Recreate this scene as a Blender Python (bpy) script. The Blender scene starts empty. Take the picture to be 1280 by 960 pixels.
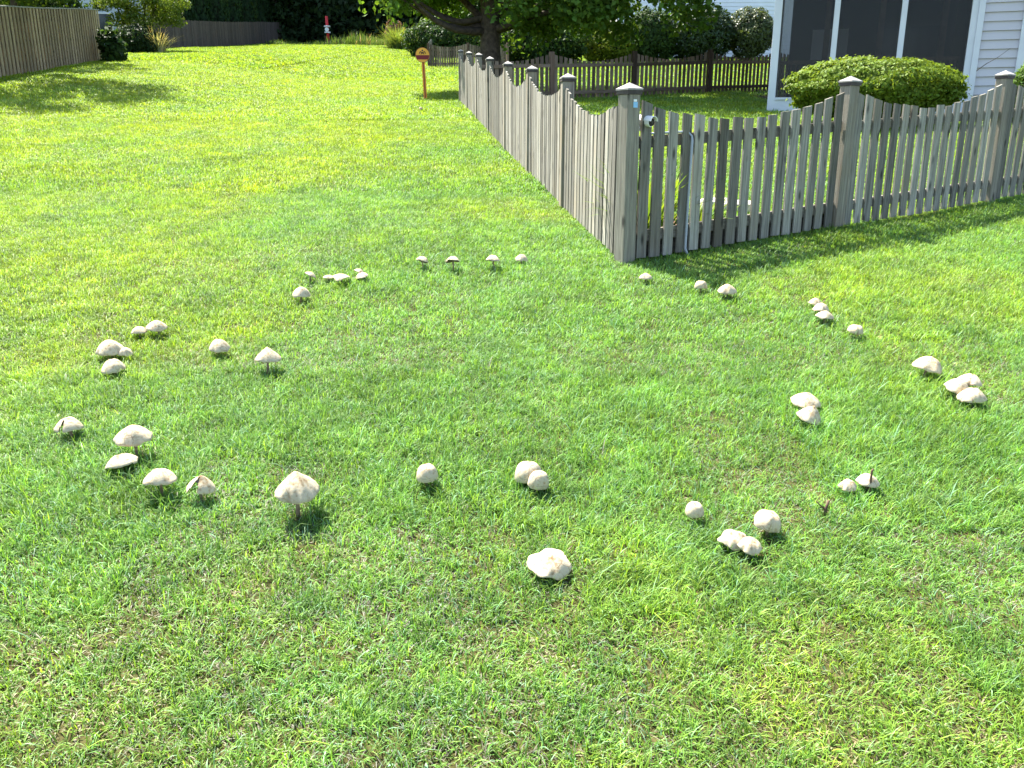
import bpy, math, random
import numpy as np
from mathutils import Vector, Euler, Matrix

# ------------------------------------------------------------------ camera, sky, sun, exposure
scene = bpy.context.scene
F = 1050.0                       # focal length in photograph pixels (1280 wide)
PITCH = math.radians(16.0)
EYE = np.array([0.0, 0.0, 1.66])

cam_data = bpy.data.cameras.new("camera")
cam_data.sensor_width = 36.0
cam_data.lens = 36.0 * F / 1280.0
cam_data.clip_start = 0.05
cam_data.clip_end = 2000.0
camera = bpy.data.objects.new("camera", cam_data)
camera.location = EYE
camera.rotation_euler = (math.pi / 2 - PITCH, 0, 0)
scene.collection.objects.link(camera)
scene.camera = camera

SUN_EL = math.radians(57.0)
SUN_H = Vector((-0.66, 0.75)).normalized()          # horizontal direction towards the sun
world = bpy.data.worlds.new("World")
scene.world = world
world.use_nodes = True
wn = world.node_tree.nodes
sky = wn.new("ShaderNodeTexSky")
sky.sky_type = 'NISHITA'
sky.sun_disc = False
sky.sun_elevation = SUN_EL
sky.sun_rotation = math.atan2(SUN_H.x, SUN_H.y)
sky.air_density = 1.0
sky.dust_density = 1.5
wn["Background"].inputs[1].default_value = 0.10
world.node_tree.links.new(sky.outputs[0], wn["Background"].inputs[0])

sun_data = bpy.data.lights.new("sun", 'SUN')
sun_data.energy = 5.0
sun_data.angle = math.radians(0.5)
sun_data.color = (1.0, 0.95, 0.86)
sun = bpy.data.objects.new("sun", sun_data)
to_sun = Vector((SUN_H.x * math.cos(SUN_EL), SUN_H.y * math.cos(SUN_EL), math.sin(SUN_EL)))
sun.rotation_euler = (-to_sun).to_track_quat('-Z', 'Y').to_euler()
sun.location = (0, 0, 30)
scene.collection.objects.link(sun)

scene.view_settings.view_transform = 'Standard'
scene.view_settings.look = 'None'
scene.view_settings.exposure = 2.2
scene.view_settings.gamma = 1.0
scene.view_settings.use_curve_mapping = False
scene.cycles.max_bounces = 4
scene.cycles.diffuse_bounces = 2
scene.cycles.glossy_bounces = 2
scene.cycles.transmission_bounces = 4
scene.cycles.caustics_reflective = False
scene.cycles.caustics_refractive = False
scene.cycles.transparent_max_bounces = 12
scene.cycles.use_denoising = True

rng = np.random.default_rng(11)
rnd = random.Random(5)
COL = scene.collection

# ------------------------------------------------------------------ ground shape and pixel helpers
def sstep(a, b, x):
    t = np.clip((x - a) / (b - a), 0, 1)
    return t * t * (3 - 2 * t)

def ground(x, y):
    """height of the sloping lawn: it climbs away from the viewer and a little more to the left"""
    x = np.asarray(x, float); y = np.asarray(y, float)
    yy = np.where(y > 95, 95 + 55 * (1 - np.exp(-(np.maximum(y, 95) - 95) / 55)), y)
    yy = np.where(yy < -12, -12 + -20 * (1 - np.exp((np.minimum(yy, -12) + 12) / 20)), yy)
    s = 0.1137 + 0.010 * sstep(38, 80, y) + 0.0235 * sstep(5, 14, -x) * sstep(12, 25, y) * (1 - 0.9 * sstep(25, 80, y))
    h = yy * s
    h = h + 0.012 * np.sin(x * 1.7 + 0.6) * np.sin(y * 1.3 + 0.3) + 0.02 * np.sin(x * 0.45 + 2) * np.sin(y * 0.38)
    return h

CP, SP = math.cos(PITCH), math.sin(PITCH)
def ray(px, py):
    u = (px - 640) / F; v = (py - 480) / F
    return np.array([u, CP - v * SP, -SP - v * CP])

def at(px, py, h=0.0):
    """point on the ground (or h metres above it) that the photograph shows at a pixel"""
    d = ray(px, py)
    lo, hi = 0.5, 400.0
    t = 0.5
    step = 0.05
    while t < hi:
        p = EYE + d * t
        if p[2] < float(ground(p[0], p[1])) + h:
            break
        lo = t
        t *= 1.02
    a, b = lo, t
    for _ in range(40):
        m = 0.5 * (a + b)
        p = EYE + d * m
        if p[2] < float(ground(p[0], p[1])) + h: b = m
        else: a = m
    p = EYE + d * b
    return Vector((p[0], p[1], p[2]))

def G(x, y): return float(ground(x, y))

def depth_of(p): return p[1] * CP - (p[2] - EYE[2]) * SP

def project(P):
    x, y, z = P[:, 0], P[:, 1], P[:, 2] - EYE[2]
    d = y * CP - z * SP
    upc = y * SP + z * CP
    d = np.maximum(d, 1e-3)
    return 640 + F * x / d, 480 - F * upc / d, d

def vnoise(x, y, seed=0):
    """smooth value noise, 0..1"""
    xi = np.floor(x).astype(np.int64); yi = np.floor(y).astype(np.int64)
    xf = x - xi; yf = y - yi
    def hsh(a, b):
        n = (a * 374761393 + b * 668265263 + seed * 982451653) & 0x7fffffff
        n = ((n ^ (n >> 13)) * 1274126177) & 0x7fffffff
        return ((n ^ (n >> 16)) & 0xffff) / 65535.0
    u = xf * xf * (3 - 2 * xf); v = yf * yf * (3 - 2 * yf)
    a = hsh(xi, yi); b = hsh(xi + 1, yi); c = hsh(xi, yi + 1); d = hsh(xi + 1, yi + 1)
    return (a * (1 - u) + b * u) * (1 - v) + (c * (1 - u) + d * u) * v

def fbm(x, y, seed=0, oct=3):
    s = 0; a = 0.5; t = 0
    for o in range(oct):
        s = s + a * vnoise(x * 2 ** o, y * 2 ** o, seed + o * 17); t += a; a *= 0.5
    return s / t

# ------------------------------------------------------------------ object helpers
def thing(name, label, cat, loc=(0, 0, 0), rotz=0.0, group=None):
    o = bpy.data.objects.new(name, None)
    o.empty_display_size = 0.2
    COL.objects.link(o)
    o.location = loc
    o.rotation_euler = (0, 0, rotz)
    o["label"] = label; o["category"] = cat
    if group: o["group"] = group
    return o

def tag(o, label, cat, group=None, kind=None):
    o["label"] = label; o["category"] = cat
    if group: o["group"] = group
    if kind: o["kind"] = kind
    return o

def mesh_of(name, verts, faces, mat, smooth=False):
    me = bpy.data.meshes.new(name)
    me.from_pydata([tuple(v) for v in verts], [], [tuple(f) for f in faces])
    if mat is not None: me.materials.append(mat)
    if smooth: me.polygons.foreach_set("use_smooth", [True] * len(me.polygons))
    me.update()
    return me

def obj(name, me, parent=None, loc=(0, 0, 0), rot=(0, 0, 0), scale=(1, 1, 1)):
    o = bpy.data.objects.new(name, me)
    COL.objects.link(o)
    o.location = loc; o.rotation_euler = rot; o.scale = scale
    if parent is not None: o.parent = parent
    return o

class MB:
    """collects simple shapes into one mesh"""
    def __init__(self): self.v = []; self.f = []
    def add(self, v, f):
        n = len(self.v)
        self.v += [tuple(p) for p in v]
        self.f += [tuple(i + n for i in q) for q in f]
        return self
    def box(self, x0, x1, y0, y1, z0, z1, bev=0.0):
        if bev <= 0:
            v = [(x0, y0, z0), (x1, y0, z0), (x1, y1, z0), (x0, y1, z0), (x0, y0, z1), (x1, y0, z1), (x1, y1, z1), (x0, y1, z1)]
            f = [(0, 3, 2, 1), (4, 5, 6, 7), (0, 1, 5, 4), (1, 2, 6, 5), (2, 3, 7, 6), (3, 0, 4, 7)]
            return self.add(v, f)
        b = bev
        ring = lambda z, i: [(x0 + b + i, y0 + i, z), (x1 - b - i, y0 + i, z), (x1 - i, y0 + b + i, z), (x1 - i, y1 - b - i, z),
                             (x1 - b - i, y1 - i, z), (x0 + b + i, y1 - i, z), (x0 + i, y1 - b - i, z), (x0 + i, y0 + b + i, z)]
        v = ring(z0, 0) + ring(z1 - b, 0) + ring(z1, b * 0.6)
        f = [tuple(range(7, -1, -1)), tuple(range(16, 24))]
        for k in (0, 8):
            for i in range(8):
                j = (i + 1) % 8
                f.append((k + i, k + j, k + 8 + j, k + 8 + i))
        return self.add(v, f)
    def tube(self, pts, radii, n=8, cap=True):
        pts = [Vector(p) for p in pts]
        v = []; f = []
        for i, p in enumerate(pts):
            d = (pts[min(i + 1, len(pts) - 1)] - pts[max(i - 1, 0)]).normalized()
            a = d.orthogonal().normalized() if i == 0 else (a - d * a.dot(d)).normalized()
            b = d.cross(a)
            for k in range(n):
                t = 2 * math.pi * k / n
                v.append(p + (a * math.cos(t) + b * math.sin(t)) * radii[i])
        for i in range(len(pts) - 1):
            for k in range(n):
                j = (k + 1) % n
                f.append((i * n + k, i * n + j, (i + 1) * n + j, (i + 1) * n + k))
        if cap:
            f.append(tuple(range(n - 1, -1, -1)))
            f.append(tuple((len(pts) - 1) * n + k for k in range(n)))
        return self.add(v, f)
    def mesh(self, name, mat, smooth=False): return mesh_of(name, self.v, self.f, mat, smooth)
    def build(self, name, mat, parent=None, loc=(0, 0, 0), rot=(0, 0, 0), smooth=False):
        return obj(name, self.mesh(name, mat, smooth), parent, loc, rot)

# ------------------------------------------------------------------ materials
def new_mat(name):
    m = bpy.data.materials.new(name)
    m.use_nodes = True
    return m, m.node_tree.nodes, m.node_tree.links, m.node_tree.nodes["Principled BSDF"]

def plain(name, col, rough=0.6, var=0.12, scale=6.0, bump=0.0, spec=0.3, metal=0.0):
    m, n, l, b = new_mat(name)
    tc = n.new("ShaderNodeTexCoord"); ns = n.new("ShaderNodeTexNoise")
    ns.inputs["Scale"].default_value = scale; ns.inputs["Detail"].default_value = 6
    l.new(tc.outputs["Object"], ns.inputs["Vector"])
    cr = n.new("ShaderNodeValToRGB")
    cr.color_ramp.elements[0].position = 0.3; cr.color_ramp.elements[1].position = 0.7
    cr.color_ramp.elements[0].color = (*[c * (1 - var) for c in col], 1)
    cr.color_ramp.elements[1].color = (*[min(1, c * (1 + var)) for c in col], 1)
    l.new(ns.outputs["Fac"], cr.inputs[0]); l.new(cr.outputs[0], b.inputs["Base Color"])
    b.inputs["Roughness"].default_value = rough
    b.inputs["Specular IOR Level"].default_value = spec
    b.inputs["Metallic"].default_value = metal
    if bump > 0:
        bp = n.new("ShaderNodeBump"); bp.inputs["Strength"].default_value = bump; bp.inputs["Distance"].default_value = 0.02
        l.new(ns.outputs["Fac"], bp.inputs["Height"]); l.new(bp.outputs[0], b.inputs["Normal"])
    return m

def wood(name, dark, light, warm, axis_scale=(55, 55, 2.2), knot=0.75, var=0.55):
    """weathered timber: streaks along the length, per-board tint, a few knots"""
    m, n, l, b = new_mat(name)
    tc = n.new("ShaderNodeTexCoord"); oi = n.new("ShaderNodeObjectInfo")
    off = n.new("ShaderNodeVectorMath"); off.operation = 'ADD'
    mul = n.new("ShaderNodeMath"); mul.operation = 'MULTIPLY'; mul.inputs[1].default_value = 57.0
    l.new(oi.outputs["Random"], mul.inputs[0])
    l.new(tc.outputs["Object"], off.inputs[0]); l.new(mul.outputs[0], off.inputs[1])
    mp = n.new("ShaderNodeMapping"); mp.inputs["Scale"].default_value = axis_scale
    l.new(off.outputs[0], mp.inputs["Vector"])
    ns = n.new("ShaderNodeTexNoise"); ns.inputs["Scale"].default_value = 1.0; ns.inputs["Detail"].default_value = 5; ns.inputs["Roughness"].default_value = 0.65
    ns.inputs["Distortion"].default_value = 0.6
    l.new(mp.outputs[0], ns.inputs["Vector"])
    cr = n.new("ShaderNodeValToRGB")
    cr.color_ramp.elements[0].position = 0.28; cr.color_ramp.elements[1].position = 0.68
    cr.color_ramp.elements[0].color = (*dark, 1); cr.color_ramp.elements[1].color = (*light, 1)
    l.new(ns.outputs["Fac"], cr.inputs[0])
    # big soft stains
    n2 = n.new("ShaderNodeTexNoise"); n2.inputs["Scale"].default_value = 2.2; n2.inputs["Detail"].default_value = 3
    l.new(off.outputs[0], n2.inputs["Vector"])
    mx = n.new("ShaderNodeMix"); mx.data_type = 'RGBA'; mx.blend_type = 'MIX'
    r2 = n.new("ShaderNodeMapRange"); r2.inputs[1].default_value = 0.45; r2.inputs[2].default_value = 0.75; r2.inputs[4].default_value = 0.7
    wn2 = n.new("ShaderNodeTexWhiteNoise"); wn2.noise_dimensions = '1D'
    o2 = n.new("ShaderNodeMath"); o2.operation = 'ADD'; o2.inputs[1].default_value = 3.7; l.new(oi.outputs["Random"], o2.inputs[0]); l.new(o2.outputs[0], wn2.inputs["W"])
    o3 = n.new("ShaderNodeMath"); o3.operation = 'MULTIPLY'; o3.use_clamp = True
    o4 = n.new("ShaderNodeMath"); o4.operation = 'MULTIPLY'; o4.inputs[1].default_value = 1.9; l.new(wn2.outputs["Value"], o4.inputs[0])
    l.new(n2.outputs["Fac"], r2.inputs[0]); l.new(r2.outputs[0], o3.inputs[0]); l.new(o4.outputs[0], o3.inputs[1]); l.new(o3.outputs[0], mx.inputs["Factor"])
    l.new(cr.outputs[0], mx.inputs[6]); mx.inputs[7].default_value = (*warm, 1)
    # knots
    vo = n.new("ShaderNodeTexVoronoi"); vo.inputs["Scale"].default_value = 1.0
    mp2 = n.new("ShaderNodeMapping"); mp2.inputs["Scale"].default_value = (9, 9, 3.2)
    l.new(off.outputs[0], mp2.inputs["Vector"]); l.new(mp2.outputs[0], vo.inputs["Vector"])
    rk = n.new("ShaderNodeMapRange"); rk.inputs[1].default_value = 0.07; rk.inputs[2].default_value = 0.2
    rk.inputs[3].default_value = 1 - knot; rk.inputs[4].default_value = 1.0
    l.new(vo.outputs["Distance"], rk.inputs[0])
    k = n.new("ShaderNodeMix"); k.data_type = 'RGBA'; k.blend_type = 'MULTIPLY'; k.inputs["Factor"].default_value = 1.0
    l.new(mx.outputs[2], k.inputs[6]); l.new(rk.outputs[0], k.inputs[7])
    # per board value
    wn_ = n.new("ShaderNodeTexWhiteNoise"); wn_.noise_dimensions = '1D'
    l.new(oi.outputs["Random"], wn_.inputs["W"])
    rv = n.new("ShaderNodeMapRange"); rv.inputs[3].default_value = 1 - var; rv.inputs[4].default_value = 1 + var * 0.55
    l.new(wn_.outputs["Value"], rv.inputs[0])
    fin = n.new("ShaderNodeMix"); fin.data_type = 'RGBA'; fin.blend_type = 'MULTIPLY'; fin.inputs["Factor"].default_value = 1.0
    l.new(k.outputs[2], fin.inputs[6]); l.new(rv.outputs[0], fin.inputs[7])
    l.new(fin.outputs[2], b.inputs["Base Color"])
    b.inputs["Roughness"].default_value = 0.85
    b.inputs["Specular IOR Level"].default_value = 0.2
    bp = n.new("ShaderNodeBump"); bp.inputs["Strength"].default_value = 0.5; bp.inputs["Distance"].default_value = 0.004
    l.new(ns.outputs["Fac"], bp.inputs["Height"]); l.new(bp.outputs[0], b.inputs["Normal"])
    return m

def leaf_mat(name, trans=0.4, rough=0.45, tint_inst=False, gain=(1, 1, 1), tgain=(1.25, 1.15, 0.45), spec=0.12):
    """two-sided leaf: vertex colour 'bcol' (each leaf its own green), light passes through"""
    m, n, l, b = new_mat(name)
    at_ = n.new("ShaderNodeAttribute"); at_.attribute_name = "bcol"
    col = at_.outputs["Color"]
    if tint_inst:
        ti = n.new("ShaderNodeAttribute"); ti.attribute_type = 'INSTANCER'; ti.attribute_name = "tint"
        mx = n.new("ShaderNodeMix"); mx.data_type = 'RGBA'; mx.blend_type = 'MULTIPLY'; mx.inputs["Factor"].default_value = 1
        l.new(col, mx.inputs[6]); l.new(ti.outputs["Vector"], mx.inputs[7]); col = mx.outputs[2]
    g = n.new("ShaderNodeMix"); g.data_type = 'RGBA'; g.blend_type = 'MULTIPLY'; g.inputs["Factor"].default_value = 1
    l.new(col, g.inputs[6]); g.inputs[7].default_value = (*gain, 1)
    l.new(g.outputs[2], b.inputs["Base Color"])
    b.inputs["Roughness"].default_value = rough
    b.inputs["Specular IOR Level"].default_value = spec
    t = n.new("ShaderNodeMix"); t.data_type = 'RGBA'; t.blend_type = 'MULTIPLY'; t.inputs["Factor"].default_value = 1
    l.new(g.outputs[2], t.inputs[6]); t.inputs[7].default_value = (*tgain, 1)
    tr = n.new("ShaderNodeBsdfTranslucent"); l.new(t.outputs[2], tr.inputs["Color"])
    mix = n.new("ShaderNodeMixShader"); mix.inputs[0].default_value = trans
    l.new(b.outputs[0], mix.inputs[1]); l.new(tr.outputs[0], mix.inputs[2])
    l.new(mix.outputs[0], n["Material Output"].inputs["Surface"])
    return m

M = {}
M['picket'] = wood('weathered_picket', (0.075, 0.07, 0.056), (0.36, 0.342, 0.288), (0.235, 0.205, 0.15))
M['post'] = wood('weathered_post', (0.12, 0.105, 0.08), (0.30, 0.275, 0.22), (0.235, 0.19, 0.125), var=0.2, knot=0.75)
M['rail'] = wood('weathered_rail', (0.10, 0.088, 0.07), (0.27, 0.245, 0.205), (0.20, 0.165, 0.12), axis_scale=(2.2, 55, 55))
M['cap_wood'] = plain('post_cap_grey', (0.27, 0.255, 0.23), 0.5, 0.25, 20)
M['cap_trim'] = plain('post_cap_trim', (0.05, 0.04, 0.035), 0.6, 0.3, 20)
M['brown_picket'] = wood('brown_picket', (0.11, 0.08, 0.055), (0.29, 0.22, 0.16), (0.22, 0.145, 0.09))
M['brown_post'] = wood('brown_post', (0.07, 0.045, 0.03), (0.19, 0.13, 0.09), (0.15, 0.09, 0.055))
M['brown_rail'] = wood('brown_rail', (0.09, 0.065, 0.045), (0.24, 0.18, 0.13), (0.17, 0.11, 0.07), axis_scale=(2.2, 55, 55))
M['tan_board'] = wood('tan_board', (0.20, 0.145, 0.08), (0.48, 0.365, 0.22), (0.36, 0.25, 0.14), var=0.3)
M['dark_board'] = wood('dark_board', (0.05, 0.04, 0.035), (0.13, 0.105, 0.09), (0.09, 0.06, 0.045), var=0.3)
M['white_trim'] = plain('white_trim', (0.64, 0.655, 0.665), 0.45, 0.04, 3)
M['siding'] = plain('vinyl_siding', (0.52, 0.495, 0.50), 0.5, 0.05, 2)
M['siding_far'] = plain('pale_siding', (0.74, 0.76, 0.78), 0.5, 0.05, 2)
M['siding_blue'] = plain('pale_blue_siding', (0.42, 0.47, 0.50), 0.5, 0.06, 2)
M['roof'] = plain('roof_shingle', (0.12, 0.11, 0.10), 0.9, 0.3, 12, 0.5)
M['glass'] = plain('window_glass', (0.03, 0.035, 0.04), 0.08, 0.1, 3, spec=0.6)
M['porch_wood'] = plain('porch_brown', (0.17, 0.105, 0.07), 0.6, 0.3, 9)
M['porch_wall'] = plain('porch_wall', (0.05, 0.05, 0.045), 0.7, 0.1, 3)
M['porch_floor'] = plain('porch_floor', (0.16, 0.12, 0.09), 0.7, 0.2, 5)
M['bark'] = plain('bark', (0.075, 0.058, 0.045), 0.95, 0.45, 9, 1.0)
M['bark_grey'] = plain('bark_grey', (0.11, 0.095, 0.08), 0.95, 0.4, 9, 0.8)
M['stone'] = plain('pale_stone', (0.52, 0.49, 0.44), 0.9, 0.25, 14, 0.6)
M['mulch'] = plain('mulch', (0.13, 0.075, 0.045), 0.95, 0.5, 40, 1.0)
M['chip'] = plain('mulch_chip', (0.26, 0.16, 0.10), 0.9, 0.4, 25)
M['orange'] = plain('marker_orange', (0.72, 0.24, 0.025), 0.45, 0.08, 6)
M['amber'] = plain('marker_amber', (0.75, 0.36, 0.04), 0.45, 0.08, 6)
M['darkred'] = plain('marker_dark_red', (0.17, 0.012, 0.015), 0.5, 0.1, 6)
M['brownstripe'] = plain('marker_brown', (0.22, 0.07, 0.02), 0.5, 0.2, 8)
M['red'] = plain('marker_red', (0.55, 0.03, 0.03), 0.45, 0.08, 6)
M['white_paint'] = plain('white_paint', (0.82, 0.82, 0.80), 0.4, 0.04, 6)
M['black'] = plain('black_plastic', (0.015, 0.015, 0.017), 0.25, 0.1, 8)
M['sticker'] = plain('blue_sticker', (0.25, 0.5, 0.75), 0.4, 0.1, 20)
M['pipe'] = plain('grey_pipe', (0.34, 0.37, 0.40), 0.4, 0.05, 8)
M['core'] = plain('shade_core', (0.02, 0.026, 0.012), 1.0, 0.4, 8)  # near-black fill colour for the shade inside shrubs and evergreens

# insect screen: fine dark mesh that lets part of the porch show through
m, n, l, b = new_mat('insect_screen')
b.inputs["Base Color"].default_value = (0.010, 0.0105, 0.0115, 1); b.inputs["Roughness"].default_value = 0.7
tp = n.new("ShaderNodeBsdfTransparent"); tp.inputs[0].default_value = (0.9, 0.9, 0.9, 1)
gl = n.new("ShaderNodeBsdfGlossy"); gl.inputs["Roughness"].default_value = 0.12; gl.inputs["Color"].default_value = (0.5, 0.5, 0.5, 1)
m1 = n.new("ShaderNodeMixShader"); m1.inputs[0].default_value = 0.58
m2 = n.new("ShaderNodeMixShader"); m2.inputs[0].default_value = 0.012
l.new(b.outputs[0], m1.inputs[1]); l.new(tp.outputs[0], m1.inputs[2])
l.new(m1.outputs[0], m2.inputs[1]); l.new(gl.outputs[0], m2.inputs[2])
l.new(m2.outputs[0], n["Material Output"].inputs["Surface"])
M['screen'] = m

M['grass'] = leaf_mat('grass_blade', 0.42, 0.42, True, tgain=(1.2, 1.12, 0.5), spec=0.4)
M['leaf'] = leaf_mat('tree_leaf', 0.38, 0.55)
M['leaf_gloss'] = leaf_mat('glossy_leaf', 0.30, 0.42, spec=0.35)
M['weed'] = leaf_mat('weed_leaf', 0.4, 0.6)

# soil and thatch under the grass
m, n, l, b = new_mat('lawn_soil')
tc = n.new("ShaderNodeTexCoord")
n1 = n.new("ShaderNodeTexNoise"); n1.inputs["Scale"].default_value = 0.35; n1.inputs["Detail"].default_value = 5
n2 = n.new("ShaderNodeTexNoise"); n2.inputs["Scale"].default_value = 30; n2.inputs["Detail"].default_value = 8
l.new(tc.outputs["Object"], n1.inputs["Vector"]); l.new(tc.outputs["Object"], n2.inputs["Vector"])
c1 = n.new("ShaderNodeValToRGB")
c1.color_ramp.elements[0].position = 0.35; c1.color_ramp.elements[1].position = 0.68
c1.color_ramp.elements[0].color = (0.050, 0.055, 0.020, 1); c1.color_ramp.elements[1].color = (0.085, 0.080, 0.034, 1)
l.new(n1.outputs["Fac"], c1.inputs[0])
c2 = n.new("ShaderNodeValToRGB")
c2.color_ramp.elements[0].position = 0.35; c2.color_ramp.elements[1].position = 0.7
c2.color_ramp.elements[0].color = (0.45, 0.42, 0.35, 1); c2.color_ramp.elements[1].color = (1.2, 1.1, 1.0, 1)
l.new(n2.outputs["Fac"], c2.inputs[0])
mx = n.new("ShaderNodeMix"); mx.data_type = 'RGBA'; mx.blend_type = 'MULTIPLY'; mx.inputs["Factor"].default_value = 1
l.new(c1.outputs[0], mx.inputs[6]); l.new(c2.outputs[0], mx.inputs[7]); l.new(mx.outputs[2], b.inputs["Base Color"])
b.inputs["Roughness"].default_value = 1.0; b.inputs["Specular IOR Level"].default_value = 0.1
M['soil'] = m

# mushroom skin: cream, tan towards the middle, faint scales and streaks running down
def mushroom_skin():
    m, n, l, b = new_mat('mushroom_cap')
    tc = n.new("ShaderNodeTexCoord"); oi = n.new("ShaderNodeObjectInfo")
    at_ = n.new("ShaderNodeAttribute"); at_.attribute_name = "rad"
    off = n.new("ShaderNodeVectorMath"); off.operation = 'ADD'
    mul = n.new("ShaderNodeMath"); mul.operation = 'MULTIPLY'; mul.inputs[1].default_value = 9.0
    l.new(oi.outputs["Random"], mul.inputs[0]); l.new(tc.outputs["Object"], off.inputs[0]); l.new(mul.outputs[0], off.inputs[1])
    ns = n.new("ShaderNodeTexNoise"); ns.inputs["Scale"].default_value = 70; ns.inputs["Detail"].default_value = 5
    l.new(off.outputs[0], ns.inputs["Vector"])
    n2 = n.new("ShaderNodeTexNoise"); n2.inputs["Scale"].default_value = 16; n2.inputs["Detail"].default_value = 3
    l.new(off.outputs[0], n2.inputs["Vector"])
    cr = n.new("ShaderNodeValToRGB")
    e = cr.color_ramp.elements
    e[0].position = 0.34; e[0].color = (0.20, 0.125, 0.06, 1)
    e[1].position = 0.48; e[1].color = (0.37, 0.28, 0.165, 1)
    x = e.new(0.62); x.color = (0.48, 0.405, 0.275, 1)
    # scale marks gather near the crown of the cap
    a1 = n.new("ShaderNodeMath"); a1.operation = 'MULTIPLY'; a1.inputs[1].default_value = 0.22
    l.new(at_.outputs["Fac"], a1.inputs[0])
    a2 = n.new("ShaderNodeMath"); a2.operation = 'ADD'; l.new(ns.outputs["Fac"], a2.inputs[0]); l.new(a1.outputs[0], a2.inputs[1])
    a3 = n.new("ShaderNodeMath"); a3.operation = 'MULTIPLY'; a3.inputs[1].default_value = 0.25; l.new(n2.outputs["Fac"], a3.inputs[0])
    a4 = n.new("ShaderNodeMath"); a4.operation = 'ADD'; l.new(a2.outputs[0], a4.inputs[0]); l.new(a3.outputs[0], a4.inputs[1])
    a5 = n.new("ShaderNodeMath"); a5.operation = 'SUBTRACT'; a5.inputs[1].default_value = 0.16; l.new(a4.outputs[0], a5.inputs[0])
    l.new(a5.outputs[0], cr.inputs[0])
    ac = n.new("ShaderNodeAttribute"); ac.attribute_name = "crease"
    rc_ = n.new("ShaderNodeMapRange"); rc_.inputs[1].default_value = .35; rc_.inputs[2].default_value = 1.1; rc_.inputs[4].default_value = .75
    l.new(ac.outputs["Fac"], rc_.inputs[0])
    mc = n.new("ShaderNodeMix"); mc.data_type = 'RGBA'; l.new(rc_.outputs[0], mc.inputs["Factor"])
    l.new(cr.outputs[0], mc.inputs[6]); mc.inputs[7].default_value = (.25, .175, .105, 1)
    vo = n.new("ShaderNodeTexVoronoi"); vo.feature = 'DISTANCE_TO_EDGE'; vo.inputs["Scale"].default_value = 34
    nd_ = n.new("ShaderNodeVectorMath"); nd_.operation = 'ADD'; l.new(off.outputs[0], nd_.inputs[0])
    sc_ = n.new("ShaderNodeVectorMath"); sc_.operation = 'SCALE'; sc_.inputs["Scale"].default_value = .02; l.new(n2.outputs["Color"], sc_.inputs[0]); l.new(sc_.outputs[0], nd_.inputs[1])
    l.new(nd_.outputs[0], vo.inputs["Vector"])
    rv_ = n.new("ShaderNodeMapRange"); rv_.inputs[1].default_value = .015; rv_.inputs[2].default_value = .06; rv_.inputs[3].default_value = .8; rv_.inputs[4].default_value = 0.0
    l.new(vo.outputs["Distance"], rv_.inputs[0])
    rn_ = n.new("ShaderNodeMapRange"); rn_.inputs[1].default_value = .5; rn_.inputs[2].default_value = .62; l.new(n2.outputs["Fac"], rn_.inputs[0])
    cm_ = n.new("ShaderNodeMath"); cm_.operation = 'MULTIPLY'; l.new(rv_.outputs[0], cm_.inputs[0]); l.new(rn_.outputs[0], cm_.inputs[1])
    mk = n.new("ShaderNodeMix"); mk.data_type = 'RGBA'; l.new(cm_.outputs[0], mk.inputs["Factor"])
    l.new(mc.outputs[2], mk.inputs[6]); mk.inputs[7].default_value = (.26, .17, .09, 1)
    l.new(mk.outputs[2], b.inputs["Base Color"])
    b.inputs["Roughness"].default_value = 0.8; b.inputs["Specular IOR Level"].default_value = 0.2
    b.inputs["Subsurface Weight"].default_value = 0.15; b.inputs["Subsurface Radius"].default_value = (0.012, 0.008, 0.005)
    bp = n.new("ShaderNodeBump"); bp.inputs["Strength"].default_value = 0.35; bp.inputs["Distance"].default_value = 0.003
    l.new(ns.outputs["Fac"], bp.inputs["Height"]); l.new(bp.outputs[0], b.inputs["Normal"])
    return m
M['cap'] = mushroom_skin()
M['gill'] = plain('mushroom_gill', (0.13, 0.105, 0.07), 0.9, 0.2, 60)
M['stem'] = plain('mushroom_stem', (0.24, 0.17, 0.11), 0.8, 0.25, 40, 0.3)  # brown kept darker to stand for the shadow under the caps
M['dead_stem'] = plain('dead_stem', (0.11, 0.07, 0.045), 0.9, 0.3, 40, 0.3)

# ------------------------------------------------------------------ ground sheet
xs = np.concatenate([[-420, -260, -160, -110, -80, -60, -45], np.arange(-36, 36.1, 0.75), [45, 60, 80, 110, 160, 260, 420]])
ys = np.concatenate([[-60, -30, -15, -8, -4], np.arange(-2, 30, 0.75), np.arange(30, 112, 2.0), [116, 122, 130, 145, 170, 210, 280, 400, 600]])
XX, YY = np.meshgrid(xs, ys)
ZZ = ground(XX, YY)
nv = np.stack([XX, YY, ZZ], -1).reshape(-1, 3)
nx = len(xs)
fc = [(j * nx + i, j * nx + i + 1, (j + 1) * nx + i + 1, (j + 1) * nx + i) for j in range(len(ys) - 1) for i in range(nx - 1)]
lawn = obj("lawn", mesh_of("lawn", nv, fc, M['soil'], True))
lawn["kind"] = "structure"

# ------------------------------------------------------------------ fences
def picket_mesh(h0, h1, w=0.089, t=0.018, mat=None, name="picket"):
    """flat board whose top is cut on the slant of the scallop"""
    b = MB()
    x0, x1 = -w / 2, w / 2
    v = [(x0, -t / 2, 0), (x1, -t / 2, 0), (x1, t / 2, 0), (x0, t / 2, 0), (x0, -t / 2, h0), (x1, -t / 2, h1), (x1, t / 2, h1), (x0, t / 2, h0)]
    f = [(0, 3, 2, 1), (4, 5, 6, 7), (0, 1, 5, 4), (1, 2, 6, 5), (2, 3, 7, 6), (3, 0, 4, 7)]
    return mesh_of(name, v, f, mat)

def scallop(t, hi=1.20, lo=1.01):
    return lo + (hi - lo) * abs(2 * t - 1) ** 2.0

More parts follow.
